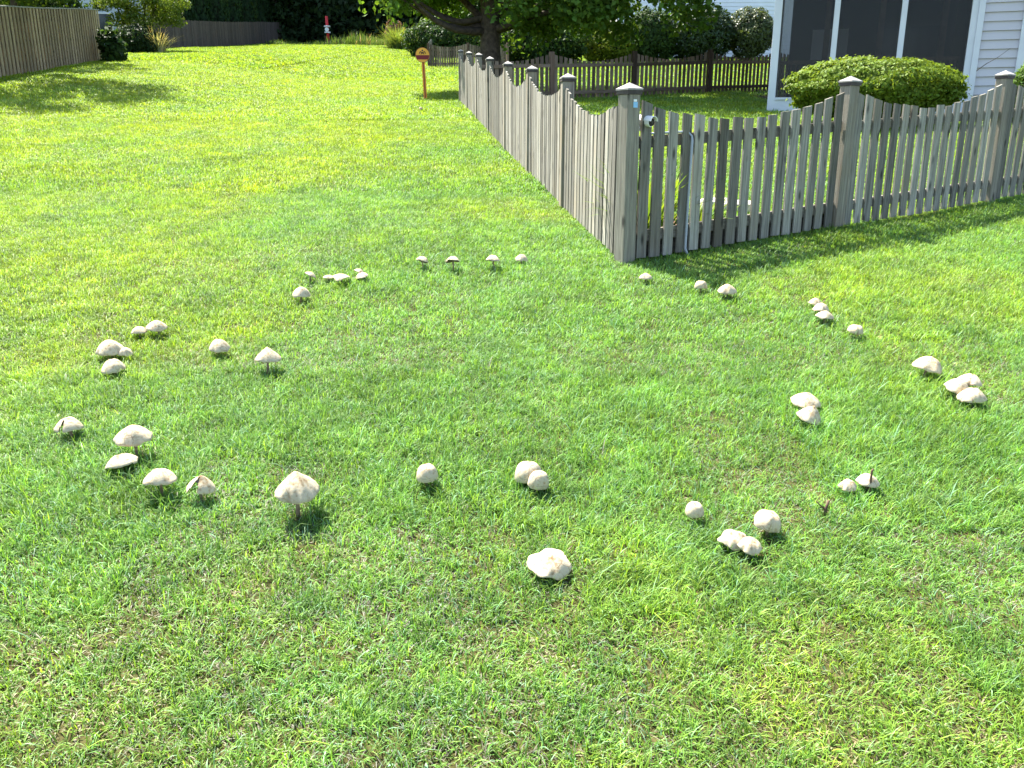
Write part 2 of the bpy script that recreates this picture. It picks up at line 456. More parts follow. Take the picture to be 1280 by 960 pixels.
def post_mesh(h, w, mat):
    return MB().box(-w / 2, w / 2, -w / 2, w / 2, -0.1, h, 0.006).mesh("post", mat)

def cap_mesh(w):
    b = MB(); e = w / 2 + 0.008; z = 0.0
    b.box(-e, e, -e, e, z, z + 0.028)
    return b.mesh("post_cap_trim", M['cap_trim'])

def pyramid_mesh(w):
    e = w / 2 + 0.012
    v = [(-e, -e, 0), (e, -e, 0), (e, e, 0), (-e, e, 0), (-e, -e, 0.012), (e, -e, 0.012), (e, e, 0.012), (-e, e, 0.012), (0, 0, 0.055)]
    f = [(3, 2, 1, 0), (0, 1, 5, 4), (1, 2, 6, 5), (2, 3, 7, 6), (3, 0, 4, 7), (4, 5, 8), (5, 6, 8), (6, 7, 8), (7, 4, 8)]
    return mesh_of("cap", v, f, M['cap_wood'])

CAPB, CAPT = cap_mesh(0.12), pyramid_mesh(0.12)

def fence_run(label, P0, P1, nsec, outer, mats, npk=16, first_post=True, last_post=True, post_h=1.245, pw=0.12, wob=0.012, caps=True, hi=1.20, lo=1.01):
    """scalloped picket fence from P0 to P1; outer = +1/-1 side of the run on which the pickets are nailed"""
    P0 = Vector(P0); P1 = Vector(P1)
    d = Vector((P1.x - P0.x, P1.y - P0.y)); L = d.length; d.normalize()
    z0 = G(P0.x, P0.y)
    t = thing("picket_fence", label, "fence", (P0.x, P0.y, z0), math.atan2(d.y, d.x))
    def gz(s): return G(P0.x + d.x * s, P0.y + d.y * s) - z0
    sec = L / nsec
    pick, postm, railm = mats
    pm = []
    a = pw / 2 + 0.008
    pitch = (sec - 2 * a) / npk
    for i in range(npk):
        c = a + pitch * (i + 0.5)
        w = min(0.098, pitch * 0.78)
        pm.append(picket_mesh(scallop((c - w / 2) / sec, hi, lo), scallop((c + w / 2) / sec, hi, lo), w, 0.018, pick))
    pmesh = post_mesh(post_h, pw, postm)
    for k in range(nsec + 1):
        if (k == 0 and not first_post) or (k == nsec and not last_post): continue
        s = k * sec
        p = obj("post", pmesh, t, (s, outer * 0.004, gz(s)), (rnd.uniform(-wob, wob), rnd.uniform(-wob, wob), 0))
        if caps:
            c = obj("cap", CAPT, p, (0, 0, post_h + 0.028))
            obj("cap_trim", CAPB, p, (0, 0, post_h))
    for k in range(nsec):
        s0 = k * sec; s1 = s0 + sec
        for zz in (0.19, 0.90):
            za, zb = gz(s0) + zz, gz(s1) + zz
            b = MB()
            x0, x1 = s0 + pw / 2, s1 - pw / 2
            v = [(x0, -0.019, za - 0.044), (x1, -0.019, zb - 0.044), (x1, 0.019, zb - 0.044), (x0, 0.019, za - 0.044),
                 (x0, -0.019, za + 0.044), (x1, -0.019, zb + 0.044), (x1, 0.019, zb + 0.044), (x0, 0.019, za + 0.044)]
            f = [(0, 3, 2, 1), (4, 5, 6, 7), (0, 1, 5, 4), (1, 2, 6, 5), (2, 3, 7, 6), (3, 0, 4, 7)]
            obj("rail", mesh_of("rail", v, f, railm), t)
        for i in range(npk):
            s = s0 + a + pitch * (i + 0.5)
            obj("picket", pm[i], t, (s, outer * (0.029 + rnd.uniform(0, 0.003)), gz(s) + 0.02 + rnd.uniform(-0.006, 0.006)),
                (0, rnd.uniform(-wob, wob) * 0.8, rnd.uniform(-0.02, 0.02)), (rnd.uniform(0.92, 1.05), 1, rnd.uniform(.992, 1.008)))
    return t

CORNER = at(780, 328)
LEND = at(577, 129)
FR3 = at(1233, 252)
greyset = (M['picket'], M['post'], M['rail'])
brownset = (M['brown_picket'], M['brown_post'], M['brown_rail'])
side_fence = fence_run("grey scalloped picket fence running away along the lawn from the near corner", CORNER, LEND, 7, +1, greyset, npk=17, first_post=False)
dfr = (FR3 - CORNER) / 2
front_fence = fence_run("grey scalloped picket fence in the right foreground, with the near corner post", CORNER, CORNER + dfr * 4, 4, -1, greyset, npk=17)
fd = Vector((dfr.x, dfr.y, 0)).normalized(); fnrm = Vector((fd.y, -fd.x, 0))
sdv = Vector((LEND.x - CORNER.x, LEND.y - CORNER.y, 0)).normalized()
def in_yard(s_, u_):
    p = CORNER + fd * s_ + sdv * u_
    return Vector((p.x, p.y, G(p.x, p.y)))
BACK1 = at(892, 117)
dbk = Vector((BACK1.x - LEND.x, BACK1.y - LEND.y, 0))
back_fence = fence_run("dark brown picket fence closing the back of the yard below the shade tree",
                       LEND, LEND + dbk * 1.62, 5, +1, brownset, npk=17, first_post=False, caps=False, post_h=1.26)
# kick boards behind the first panel of the front fence
t = front_fence
sec = dfr.length
kb = MB(); kb.box(0.08, Vector((dfr.x, dfr.y)).length * 0.98, 0.022, 0.04, 0.0, 0.15)
for i in range(0):
    pass
L1 = Vector((dfr.x, dfr.y)).length
rise = G(CORNER.x + dfr.x, CORNER.y + dfr.y) - G(CORNER.x, CORNER.y)
kbo = kb.build("kick_board", M['rail'], t, (0, 0, 0.01))
kbo.rotation_euler = (0, -math.atan2(rise, L1), 0)
# stickers on the corner post
corner_post = [o for o in front_fence.children if o.name.startswith("post")][0]
corner_post.rotation_euler = (0.004, -0.012, 0)
obj("sticker", MB().box(-0.02, 0.02, -0.063, -0.0605, 1.15, 1.19).mesh("sticker", M['sticker']), corner_post, (0.01, 0, 0))
obj("sticker", MB().box(-0.018, 0.012, -0.063, -0.0605, 1.192, 1.208).mesh("sticker", M['white_paint']), corner_post, (0.01, 0, 0))

# neighbour's fence far down the lawn, pale side in the sun; the front's shade is put into darker brown wood
NC = at(536, 84.5)
far_side = fence_run("pale sunlit end of a picket fence far down the lawn beside the tree", NC, NC + Vector((-0.55, 8.0, 0)), 3, +1, greyset, npk=15, caps=False, first_post=False)
far_front = fence_run("dark far picket fence between the round orange marker and the side fence", NC, NC + Vector((4.3, .5, 0)), 2, -1, brownset, npk=16, caps=False)

# tall board fences
def board_fence(name, label, P0, P1, h, mat, railm, bw, lap=True, side=-1, trim=True):
    P0 = Vector(P0); P1 = Vector(P1)
    d = Vector((P1.x - P0.x, P1.y - P0.y)); L = d.length; d.normalize(); z0 = G(P0.x, P0.y)
    t = thing(name, label, "fence", (P0.x, P0.y, z0), math.atan2(d.y, d.x))
    def gz(s): return G(P0.x + d.x * s, P0.y + d.y * s) - z0
    n = int(L / bw)
    pm = picket_mesh(h, h, bw * (1.08 if lap else 0.96), 0.02, mat, "board"); pmb = picket_mesh(h, h, bw * 1.85, 0.02, mat, "board") if lap else pm
    for i in range(n):
        s = bw * (i + 0.5)
        off = side * (0.075 if (i % 2 == 0 or not lap) else 0.0255)
        obj("board", pm if i % 2 == 0 else pmb, t, (s, off, gz(s) + 0.03 + (0 if trim else rnd.uniform(-0.02, 0.02))), (0, rnd.uniform(-0.006, 0.006), 0))
    nsec = max(1, round(L / 2.44))
    for k in range(nsec + 1):
        s = L * k / nsec
        obj("post", post_mesh(h - 0.03, 0.1, mat), t, (min(s, L - 0.05), -side * 0.05, gz(s)))
    for zz in (0.3, h * 0.5, h - 0.25):
        v = []
        b = MB()
        for k in range(nsec):
            s0, s1 = L * k / nsec, L * (k + 1) / nsec
            za, zb = gz(s0) + zz, gz(s1) + zz
            y0, y1 = -0.012, 0.012
            vv = [(s0, y0, za - .04), (s1, y0, zb - .04), (s1, y1, zb - .04), (s0, y1, za - .04), (s0, y0, za + .04), (s1, y0, zb + .04), (s1, y1, zb + .04), (s0, y1, za + .04)]
            b.add(vv, [(0, 3, 2, 1), (4, 5, 6, 7), (0, 1, 5, 4), (1, 2, 6, 5), (2, 3, 7, 6), (3, 0, 4, 7)])
        b.build("rail", railm, t)
    if trim:
        b = MB()
        for k in range(nsec):
            s0, s1 = L * k / nsec, L * (k + 1) / nsec
            za, zb = gz(s0) + h + 0.03, gz(s1) + h + 0.03
            vv = [(s0, -.09, za), (s1, -.09, zb), (s1, .09, zb), (s0, .09, za), (s0, -.09, za + .035), (s1, -.09, zb + .035), (s1, .09, zb + .035), (s0, .09, za + .035)]
            b.add(vv, [(0, 3, 2, 1), (4, 5, 6, 7), (0, 1, 5, 4), (1, 2, 6, 5), (2, 3, 7, 6), (3, 0, 4, 7)])
        b.build("cap_rail", M['cap_wood'], t)
    return t

LF0, LF1 = at(4, 97.5), at(128, 76.5)
ext = (LF0 - LF1) * 0.35
tall_fence = board_fence("board_fence", "tall tan board fence with a pale cap rail at the left edge", LF0 + ext, LF1, 1.80, M['tan_board'], M['tan_board'], 0.145)
DF0, DF1 = at(200, 62), at(322, 56)
dext = (DF1 - DF0) * 0.35
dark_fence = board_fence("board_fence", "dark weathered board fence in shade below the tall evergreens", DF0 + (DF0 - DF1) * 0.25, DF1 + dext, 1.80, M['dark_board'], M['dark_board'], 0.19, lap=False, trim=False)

# ------------------------------------------------------------------ house with screened porch
PL = at(958, 141)
HROT = math.radians(-18)
house = thing("house", "pale sided house with a white framed screened porch behind the clipped shrub", "house", PL, HROT)
W = 4.30
base_h = 0.34
TOP = 3.1
frame = [(0.0, 0.17), (1.30, 0.12), (2.70, 0.12), (W - 0.20, 0.20)]
b = MB(); b.box(0, W, 0.0, 0.16, -0.5, base_h)
b.build("porch_base", M['white_trim'], house)
b = MB(); b.box(0.172, W - 0.202, -0.03, 0.0, base_h - 0.05, base_h); b.build("sill", M['white_trim'], house)
for (x, w) in frame:
    MB().box(x, x + w, 0.002, 0.13, base_h, TOP, 0.006).build("porch_post", M['white_trim'], house)
MB().box(W - 0.07, W + 0.05, -0.04, 0.0, -0.4, TOP).build("corner_board", M['white_trim'], house)
MB().box(0, W, 0.0, 0.14, TOP, TOP + 0.3).build("header", M['white_trim'], house)
for i in range(3):
    x0 = frame[i][0] + frame[i][1]; x1 = frame[i + 1][0]
    MB().box(x0, x1, 0.055, 0.06, base_h, TOP).build("insect_screen", M['screen'], house)
# left side of the porch
MB().box(0, 0.12, 0.162, 3.6, -0.5, base_h).build("porch_base", M['white_trim'], house)
for y in (1.75, 3.45):
    MB().box(0.0, 0.13, y, y + 0.15, base_h, TOP).build("porch_post", M['white_trim'], house)
for y0, y1 in ((0.13, 1.75), (1.90, 3.45)):
    MB().box(0.05, 0.055, y0, y1, base_h, TOP).build("insect_screen", M['screen'], house)
# porch inside
MB().box(0.13, W, 0.165, 3.6, 0.05, 0.12).build("porch_floor", M['porch_floor'], house)
MB().box(0.0, W, 0.15, 3.6, TOP + 0.02, TOP + 0.1).build("ceiling", M['porch_wood'], house)
MB().box(0.2, W - 0.3, 0.165, 0.225, 0.98 + 0.1, 1.06 + 0.1).build("railing_top", M['porch_wood'], house)
MB().box(0.2, W - 0.3, 0.17, 0.22, 0.22, 0.28).build("railing_bottom", M['porch_wood'], house)
bal = MB().box(-0.018, 0.018, -0.018, 0.018, 0, 0.80).mesh("baluster", M['porch_wood'])
nb = 36
for i in range(nb):
    obj("baluster", bal, house, (0.26 + (W - 0.62) * i / (nb - 1), 0.195, 0.28))
for x in (1.15, 2.35, 3.7):
    MB().box(x, x + 0.13, 1.3, 1.43, 0.12, TOP).build("inner_post", M['porch_wood'], house)
# house body behind and right of the porch
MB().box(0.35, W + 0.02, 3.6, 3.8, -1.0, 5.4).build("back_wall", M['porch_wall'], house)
MB().box(0.9, 1.8, 3.56, 3.60, 0.12, 2.2).build("porch_door", M['white_trim'], house)
MB().box(2.6, 4.0, 3.56, 3.60, 0.9, 2.2).build("porch_window", M['glass'], house)
SX0, SX1 = W + 0.051, W + 0.80
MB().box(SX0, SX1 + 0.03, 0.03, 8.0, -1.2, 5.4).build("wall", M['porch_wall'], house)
bd = MB()
prof = [(0.0, 0.0), (-0.022, 0.0), (-0.004, 0.188)]
v = [(SX0, 0.029, 0), (SX0, -0.018 + 0.03 - 0.02, 0), (SX0, 0.026, 0.186), (SX1, 0.029, 0), (SX1, -0.008, 0), (SX1, 0.026, 0.186)]
sm = mesh_of("siding_board", v, [(0, 2, 1), (3, 4, 5), (1, 2, 5, 4), (0, 1, 4, 3), (0, 3, 5, 2)], M['siding'])
for i in range(30):
    obj("siding_board", sm, house, (0, 0, -0.6 + 0.187 * i))
MB().box(SX1, SX1 + 0.14, -0.045, 0.03, -0.6, 5.4, 0.004).build("corner_board", M['white_trim'], house)
MB().box(SX1 + 0.032, SX1 + 0.14, 0.032, 0.12, -0.6, 5.4).build("corner_board", M['white_trim'], house)
# roofs (above the picture; they shade the porch)
v = [(-0.4, -0.45, TOP + 0.28), (W + 0.0, -0.45, TOP + 0.28), (W + 0.0, 3.6, TOP + 1.3), (-0.4, 3.6, TOP + 1.3),
     (-0.4, -0.45, TOP + 0.40), (W + 0.0, -0.45, TOP + 0.40), (W + 0.0, 3.6, TOP + 1.42), (-0.4, 3.6, TOP + 1.42)]
bf = [(0, 3, 2, 1), (4, 5, 6, 7), (0, 1, 5, 4), (1, 2, 6, 5), (2, 3, 7, 6), (3, 0, 4, 7)]
obj("porch_roof", mesh_of("porch_roof", v, bf, M['roof']), house)
v = [(-0.6, 3.3, 5.4), (SX1 + 0.5, 3.3, 5.4), (SX1 + 0.5, 8.4, 7.6), (-0.6, 8.4, 7.6), (-0.6, 3.3, 5.55), (SX1 + 0.5, 3.3, 5.55), (SX1 + 0.5, 8.4, 7.75), (-0.6, 8.4, 7.75)]
obj("roof", mesh_of("roof", v, bf, M['roof']), house)

def far_house(name, label, P, rot, w, d, h, wallm, windows):
    t = thing(name, label, "house", P, rot)
    MB().box(0, w, 0, d, -1, h).build("wall", wallm, t)
    k = 0
    bm_ = mesh_of("siding_board", [(0, 0, 0), (w, 0, 0), (w, -0.03, 0), (0, -0.03, 0), (0, -0.002, 0.235), (w, -0.002, 0.235)],
                  [(0, 3, 2, 1), (3, 4, 5, 2), (0, 4, 3), (1, 2, 5)], wallm)
    z = 0.0
    while z < h - 0.24:
        obj("siding_board", bm_, t, (0, -0.001, z)); z += 0.24
    for x in (-0.05, w - 0.1):
        MB().box(x, x + 0.15, -0.05, 0.0, -0.5, h).build("corner_board", M['white_trim'], t)
    for (x, z, ww, hh) in windows:
        f = MB().box(x - .1, x + ww + .1, -0.06, -0.033, z - .1, z + hh + .1).build("window", M['white_trim'], t)
        MB().box(x, x + ww, -0.075, -0.062, z, z + hh).build("pane", M['glass'], f)
    y0, y1, rg = -0.5, d + 0.5, d * 0.35
    v = [(-.5, y0, h - .1), (w + .5, y0, h - .1), (w + .5, d / 2, h + rg), (-.5, d / 2, h + rg), (w + .5, y1, h - .1), (-.5, y1, h - .1)]
    v2 = [(a, b_, c + 0.15) for a, b_, c in v]
    f = [(0, 1, 2, 3), (3, 2, 4, 5), (6, 9, 8, 7), (9, 11, 10, 8), (0, 6, 7, 1), (5, 4, 10, 11), (0, 3, 9, 6), (3, 5, 11, 9), (1, 7, 8, 2), (2, 8, 10, 4)]
    obj("roof", mesh_of("roof", v + v2, f, M['roof']), t)
    return t

HB = Vector((7.0, 60.0, G(7.0, 60.0)))
far_house("house", "white sided neighbouring house behind the hedge and back fence", HB, math.radians(-2), 14.0, 9.0, 6.0, M['siding_far'], [(1.4, 0.9, 1.1, 1.5), (4.4, 0.9, 1.1, 1.5), (9.0, 0.9, 1.1, 1.5)])
HL = Vector((-37.0, 66.0, G(-37.0, 66.0)))
far_house("house", "pale blue grey house glimpsed behind the multi-stemmed tree on the left", HL, math.radians(6), 12.0, 9.0, 5.5, M['siding_blue'], [(2.0, 0.9, 1.1, 1.5), (6.5, 0.9, 1.1, 1.5)])

# ------------------------------------------------------------------ foliage
def rand_unit(n, r):
    v = r.normal(size=(n, 3)); return v / np.linalg.norm(v, axis=1, keepdims=True)

def leaves_mesh(name, pos, nrm, size, cols, mat, aspect=0.55, r=None, droop=0.0):
    """kite shaped leaves: pos (N,3), nrm (N,3) leaf normals, size (N), cols (N,3)"""
    r = r or rng
    N = len(pos)
    a = rand_unit(N, r)
    a = a - nrm * np.sum(a * nrm, 1, keepdims=True)
    a[:, 2] -= droop
    a /= np.linalg.norm(a, axis=1, keepdims=True) + 1e-9
    b = np.cross(nrm, a); b /= np.linalg.norm(b, axis=1, keepdims=True) + 1e-9
    s = size[:, None]
    fold = np.cross(a, b) * s * 0.10
    v0 = pos - a * s * 0.5
    v1 = pos + b * s * aspect * 0.5 + a * s * 0.05 + fold
    v2 = pos + a * s * 0.5
    v3 = pos - b * s * aspect * 0.5 + a * s * 0.05 + fold
    V = np.stack([v0, v1, v2, v3], 1).reshape(-1, 3)
    me = bpy.data.meshes.new(name)
    me.vertices.add(N * 4); me.vertices.foreach_set("co", V.astype(np.float32).ravel())
    me.loops.add(N * 4); me.loops.foreach_set("vertex_index", np.arange(N * 4, dtype=np.int32))
    me.polygons.add(N); me.polygons.foreach_set("loop_start", np.arange(0, N * 4, 4, dtype=np.int32))
    me.polygons.foreach_set("loop_total", np.full(N, 4, dtype=np.int32))
    ca = me.attributes.new("bcol", 'FLOAT_COLOR', 'POINT')
    C = np.repeat(np.concatenate([cols, np.ones((N, 1))], 1), 4, axis=0)
    ca.data.foreach_set("color", C.astype(np.float32).ravel())
    me.materials.append(mat)
    me.update(); me.validate()
    return me

def leaf_cols(N, base, r, var=0.35, yellow=0.25):
    k = (1 + var * (r.random((N, 1)) * 2 - 1))
    y = r.random((N, 1)) * yellow
    c = np.array(base)[None, :] * k
    return c * (1 - y) + y * np.array([[base[1] * 0.95, base[1] * 1.15, base[2] * 0.6]])

def clump_leaves(clumps, radii, per, r, flat=0.7):
    """leaf positions and normals gathered in clumps"""
    P = []; Nn = []
    for c, R, k in zip(clumps, radii, per):
        u = rand_unit(k, r) * (r.random((k, 1)) ** 0.45) * R
        u[:, 2] *= flat
        P.append(np.asarray(c)[None, :] + u)
        nn = rand_unit(k, r) + u / R * 0.5; nn[:, 2] += 0.5
        Nn.append(nn / np.linalg.norm(nn, axis=1, keepdims=True))
    return np.concatenate(P), np.concatenate(Nn)

def bent(p0, p1, sag, k=6, r=None):
    p0 = Vector(p0); p1 = Vector(p1); out = []
    j = Vector((r.normal(), r.normal(), r.normal())) * 0.04 * (p1 - p0).length
    for i in range(k + 1):
        t = i / k
        q = p0.lerp(p1, t) + Vector((0, 0, sag * math.sin(math.pi * t))) + j * math.sin(math.pi * t)
        out.append(q)
    return out

def tree_meshes(seed, height, trunk_r, crown_c, crown_r, n_clump, per, leaf, base, mat, clump_r, bottom=None, limbs=10, hollow=0.35, bark=None, extra_limbs=(), extra_clumps=(), flat=0.7, lean=(0, 0), yellow=0.25, aspect=0.55):
    r = np.random.default_rng(seed)
    cl = []
    tries = 0
    while len(cl) < n_clump and tries < 20000:
        tries += 1
        u = rand_unit(1, r)[0] * (hollow + (1 - hollow) * r.random() ** 0.5)
        p = np.array(crown_c) + u * np.array(crown_r)
        if bottom is not None and p[2] < bottom: continue
        cl.append(p)
    cl = np.array(cl + [np.array(q_) for q_ in extra_clumps])
    rad = clump_r * (0.65 + 0.7 * r.random(len(cl)))
    per_ = (per * (0.6 + 0.8 * r.random(len(cl)))).astype(int)
    P, N = clump_leaves(cl, rad, per_, r, flat)
    size = leaf * (0.65 + 0.7 * r.random(len(P)))
    cm = leaves_mesh("crown", P, N, size, leaf_cols(len(P), base, r, yellow=yellow), mat, aspect, r)
    b = MB()
    top = (lean[0], lean[1], height)
    tp = bent((0, 0, -0.2), top, 0, 7, r)
    tr = [trunk_r * (1.25 if i == 0 else 1.0) * (1 - 0.8 * i / 7) for i in range(8)]
    b.tube(tp, tr, 10)
    order = r.permutation(len(cl))[:limbs]
    for i in order:
        c = cl[i]
        h0 = max(height * 0.22, min(height * 0.8, c[2] - 0.45 * math.hypot(c[0], c[1])))
        f = h0 / height
        s = Vector((lean[0] * f, lean[1] * f, h0))
        rr = trunk_r * (1 - 0.8 * f) * 0.45
        pts = bent(s, c, 0.05 * height * r.normal() * 0.5, 6, r)
        b.tube(pts, [rr * (1 - 0.85 * k / 6) for k in range(7)], 6)
    for (p0, p1, sag, rr) in extra_limbs:
        b.tube(bent(p0, p1, sag, 8, r), [rr * (1 - 0.7 * k / 8) for k in range(9)], 7)
    tm = b.mesh("trunk", bark or M['bark'], True)
    return cm, tm

def plant_tree(name, label, cat, P, meshes, rotz=0, scale=1.0, group=None):
    t = thing(name, label, cat, P, rotz, group)
    obj("crown", meshes[0], t, scale=(scale,) * 3)
    obj("trunk", meshes[1], t, scale=(scale,) * 3)
    return t

# large shade tree behind the back fence
skirt = [(rnd.uniform(-3.0, -.4), rnd.uniform(-2.0, 1.2), rnd.uniform(2.5, 4.4)) for _ in range(32)] + [(rnd.uniform(.8, 6.5), rnd.uniform(-3.2, .5), rnd.uniform(2.0, 3.4)) for _ in range(34)]
TX, TY = at(614, 117)[:2]
big = tree_meshes(3, 8.2, 0.36, (2.0, 0.2, 6.2), (6.0, 5.2, 4.9), 270, 180, 0.17, (0.08, 0.17, 0.03), M['leaf'], 0.85, bottom=1.75, limbs=26,
                  extra_limbs=[((0, 0, 2.2), (3.6, -1.0, 3.4), 0.25, 0.13), ((0, 0, 2.3), (-2.2, -1.2, 2.6), -0.3, 0.12), ((0, 0, 2.6), (-3.4, -0.6, 3.9), 0.2, 0.11), ((0, 0, 3.0), (3.8, 1.5, 5.5), 0.2, 0.12)], yellow=0.3, aspect=0.75, extra_clumps=skirt)
plant_tree("shade_tree", "large shade tree with a dark trunk and low spreading limbs behind the back fence", "tree", (TX, TY, G(TX, TY)), big)

# tree whose boughs hang over the tall fence at the left edge
lt = tree_meshes(8, 6.6, 0.16, (2.1, -0.7, 4.8), (3.3, 3.0, 3.0), 85, 170, 0.15, (0.06, 0.115, 0.018), M['leaf'], 0.65, bottom=2.1, limbs=14, yellow=0.45)
plant_tree("tree", "leafy tree leaning over the tall tan fence from beyond the left edge", "tree", (-16.4, 25.6, G(-16.4, 25.6)), lt)
lt = tree_meshes(9, 6.6, 0.15, (0.5, -0.3, 4.3), (2.6, 2.6, 2.6), 70, 160, 0.15, (0.05, 0.10, 0.018), M['leaf'], 0.65, bottom=1.9, limbs=12, yellow=0.35)
plant_tree("tree", "leafy tree rising behind the far half of the tall tan fence", "tree", (-17.2, 31.8, G(-17.2, 31.8)), lt)

# multi-stemmed small tree past the tall fence
bp_ = at(178, 66)
r = np.random.default_rng(21)
cl = []
for i in range(95):
    u = rand_unit(1, r)[0] * (0.35 + 0.65 * r.random() ** 0.5)
    p = np.array([0.3, 0, 2.75]) + u * np.array([2.5, 2.2, 1.7])
    if p[2] > 1.15: cl.append(p)
P, N = clump_leaves(cl, 0.55 * (0.7 + 0.6 * r.random(len(cl))), [210] * len(cl), r)
t = thing("tree", "small multi-stemmed tree with a sunlit yellow green crown left of the lawn", "tree", bp_)
obj("crown", leaves_mesh("crown", P, N, 0.12 * (0.6 + 0.8 * r.random(len(P))), leaf_cols(len(P), (0.11, 0.175, 0.03), r, yellow=0.5), M['leaf'], 0.6, r), t)
for k in range(6):
    a = 2 * math.pi * k / 6 + 0.4
    e = cl[(k * 9) % len(cl)]
    e = (math.cos(a) * 1.4, math.sin(a) * 1.2, 3.2)
    MB().tube(bent((math.cos(a) * .2, math.sin(a) * .2, -0.1), e, 0.1, 6, r), [0.075 * (1 - 0.7 * i / 6) for i in range(7)], 7).build("stem", M['bark'], t, smooth=True)

# shrubs -------------------------------------------------------------
def dome_shrub(name, label, P, rx, ry, h, nleaf, leaf, base, seed, mat=None, bump=0.12, yellow=0.3, zc=None, rotz=0.0, cat="shrub", core=True, trunk=None, power=2.0):
    r = np.random.default_rng(seed)
    t = thing(name, label, cat, P, rotz)
    zc = h * 0.5 if zc is None else zc
    rz = h - zc
    u = rand_unit(nleaf, r)
    th = np.arctan2(u[:, 1], u[:, 0]); ph = u[:, 2]
    wob = 1 + bump * (fbm(th * 2.2 + 9, ph * 3.2 + seed, seed, 3) - 0.5) * 2
    sh = 1 - 0.20 * r.random(nleaf) ** 2 + .05 * (r.random(nleaf) > .93) + .05 * (fbm(th * 9 + 3, ph * 12 + seed, seed + 5, 2) - .5) * 2
    # squarer than an ellipsoid
    q = (np.abs(u) ** power).sum(1) ** (1 / power)
    v = u / q[:, None]
    pos = v * np.array([rx, ry, rz]) * (wob * sh)[:, None]
    pos[:, 2] += zc
    keep = pos[:, 2] > 0.02
    pos = pos[keep]; uu = u[keep]
    nn = rand_unit(len(pos), r) * 0.9 + uu; nn[:, 2] += 0.35
    nn /= np.linalg.norm(nn, axis=1, keepdims=True)
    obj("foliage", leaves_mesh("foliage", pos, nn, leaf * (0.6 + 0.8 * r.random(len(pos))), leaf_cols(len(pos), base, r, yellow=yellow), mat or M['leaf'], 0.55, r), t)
    if core:  # solid dark core added as inner shade, also blocks the view through
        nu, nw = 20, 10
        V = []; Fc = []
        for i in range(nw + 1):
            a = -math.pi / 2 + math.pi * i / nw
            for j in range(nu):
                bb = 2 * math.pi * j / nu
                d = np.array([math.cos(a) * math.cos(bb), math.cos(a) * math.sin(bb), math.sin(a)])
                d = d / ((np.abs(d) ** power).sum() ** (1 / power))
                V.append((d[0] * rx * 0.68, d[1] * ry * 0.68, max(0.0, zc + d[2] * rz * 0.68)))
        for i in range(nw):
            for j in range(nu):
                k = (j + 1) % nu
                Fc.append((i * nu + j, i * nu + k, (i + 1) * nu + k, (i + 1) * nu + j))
        obj("shade_core", mesh_of("shade_core", V, Fc, M['core'], True), t)
    if trunk:
        MB().tube([(0, 0, -.1), (0.03, 0, zc * .6), (0, 0.02, zc)], [trunk, trunk * .8, trunk * .4], 8).build("trunk", M['bark'], t, smooth=True)
    return t

pS = at(1094, 160)
clip_shrub = dome_shrub("clipped_shrub", "wide clipped round green shrub in front of the screened porch", pS + Vector((0, 0.3, 0)), 1.56, 1.15, 1.28, 44000, 0.072, (0.115, 0.195, 0.03), 31, bump=0.20, yellow=0.6, zc=0.74, power=2.25)
MB().tube([(1.5, -0.9, 1.0), (1.62, -1.0, 1.12), (1.8, -1.0, 1.22), (2.0, -1.02, 1.38)], [0.008, 0.007, 0.005, 0.003], 5).build("twig", M['bark'], clip_shrub)
pE = at(1292, 165)
dome_shrub("shrub", "bright green shrub at the right edge beside the house corner", pE, 0.62, 0.6, 1.25, 7000, 0.07, (0.06, 0.13, 0.02), 33, zc=0.65)
pH1 = at(872, 77)
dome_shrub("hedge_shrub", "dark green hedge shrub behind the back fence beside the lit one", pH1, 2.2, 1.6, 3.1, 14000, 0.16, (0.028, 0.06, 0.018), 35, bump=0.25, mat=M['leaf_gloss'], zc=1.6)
pH2 = at(936, 77)  # light on this end of the hedge is put into paler leaves
dome_shrub("hedge_shrub", "pale sunlit hedge shrub behind the back fence next to the porch", pH2, 1.45, 1.3, 3.0, 10000, 0.15, (0.06, 0.085, 0.03), 36, bump=0.25, mat=M['leaf_gloss'], zc=1.6)
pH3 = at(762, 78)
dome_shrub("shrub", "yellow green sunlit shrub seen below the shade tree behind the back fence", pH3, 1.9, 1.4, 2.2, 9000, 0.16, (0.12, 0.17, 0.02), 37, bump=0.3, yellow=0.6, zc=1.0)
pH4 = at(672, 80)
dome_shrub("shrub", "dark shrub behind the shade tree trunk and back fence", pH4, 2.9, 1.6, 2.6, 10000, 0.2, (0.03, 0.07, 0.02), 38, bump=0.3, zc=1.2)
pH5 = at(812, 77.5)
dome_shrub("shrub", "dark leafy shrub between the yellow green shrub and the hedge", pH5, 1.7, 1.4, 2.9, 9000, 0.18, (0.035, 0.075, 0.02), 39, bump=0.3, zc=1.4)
pD = at(138, 79)
dome_shrub("shrub", "dark green shrub against the end of the tall tan fence", pD + Vector((-0.1, 0.6, 0)), 0.40, 0.45, 1.15, 1500, 0.22, (0.03, 0.07, 0.02), 41, bump=0.7, zc=0.42, core=True)
pD2 = at(150, 70)
dome_shrub("shrub", "large dark shrub in the gap between tall fence and multi-stemmed tree", pD2 + Vector((-.9, 4.5, 0)), 1.2, 1.1, 1.9, 7000, 0.17, (0.02, 0.045, 0.015), 42, bump=0.35, zc=1.0)
pD3 = at(166, 66)
dome_shrub("shrub", "low dark shrub at the foot of the multi-stemmed tree", pD3 + Vector((0, 1.6, 0)), 1.2, 0.7, 1.0, 4000, 0.15, (0.02, 0.045, 0.015), 43, bump=0.35, zc=0.45)

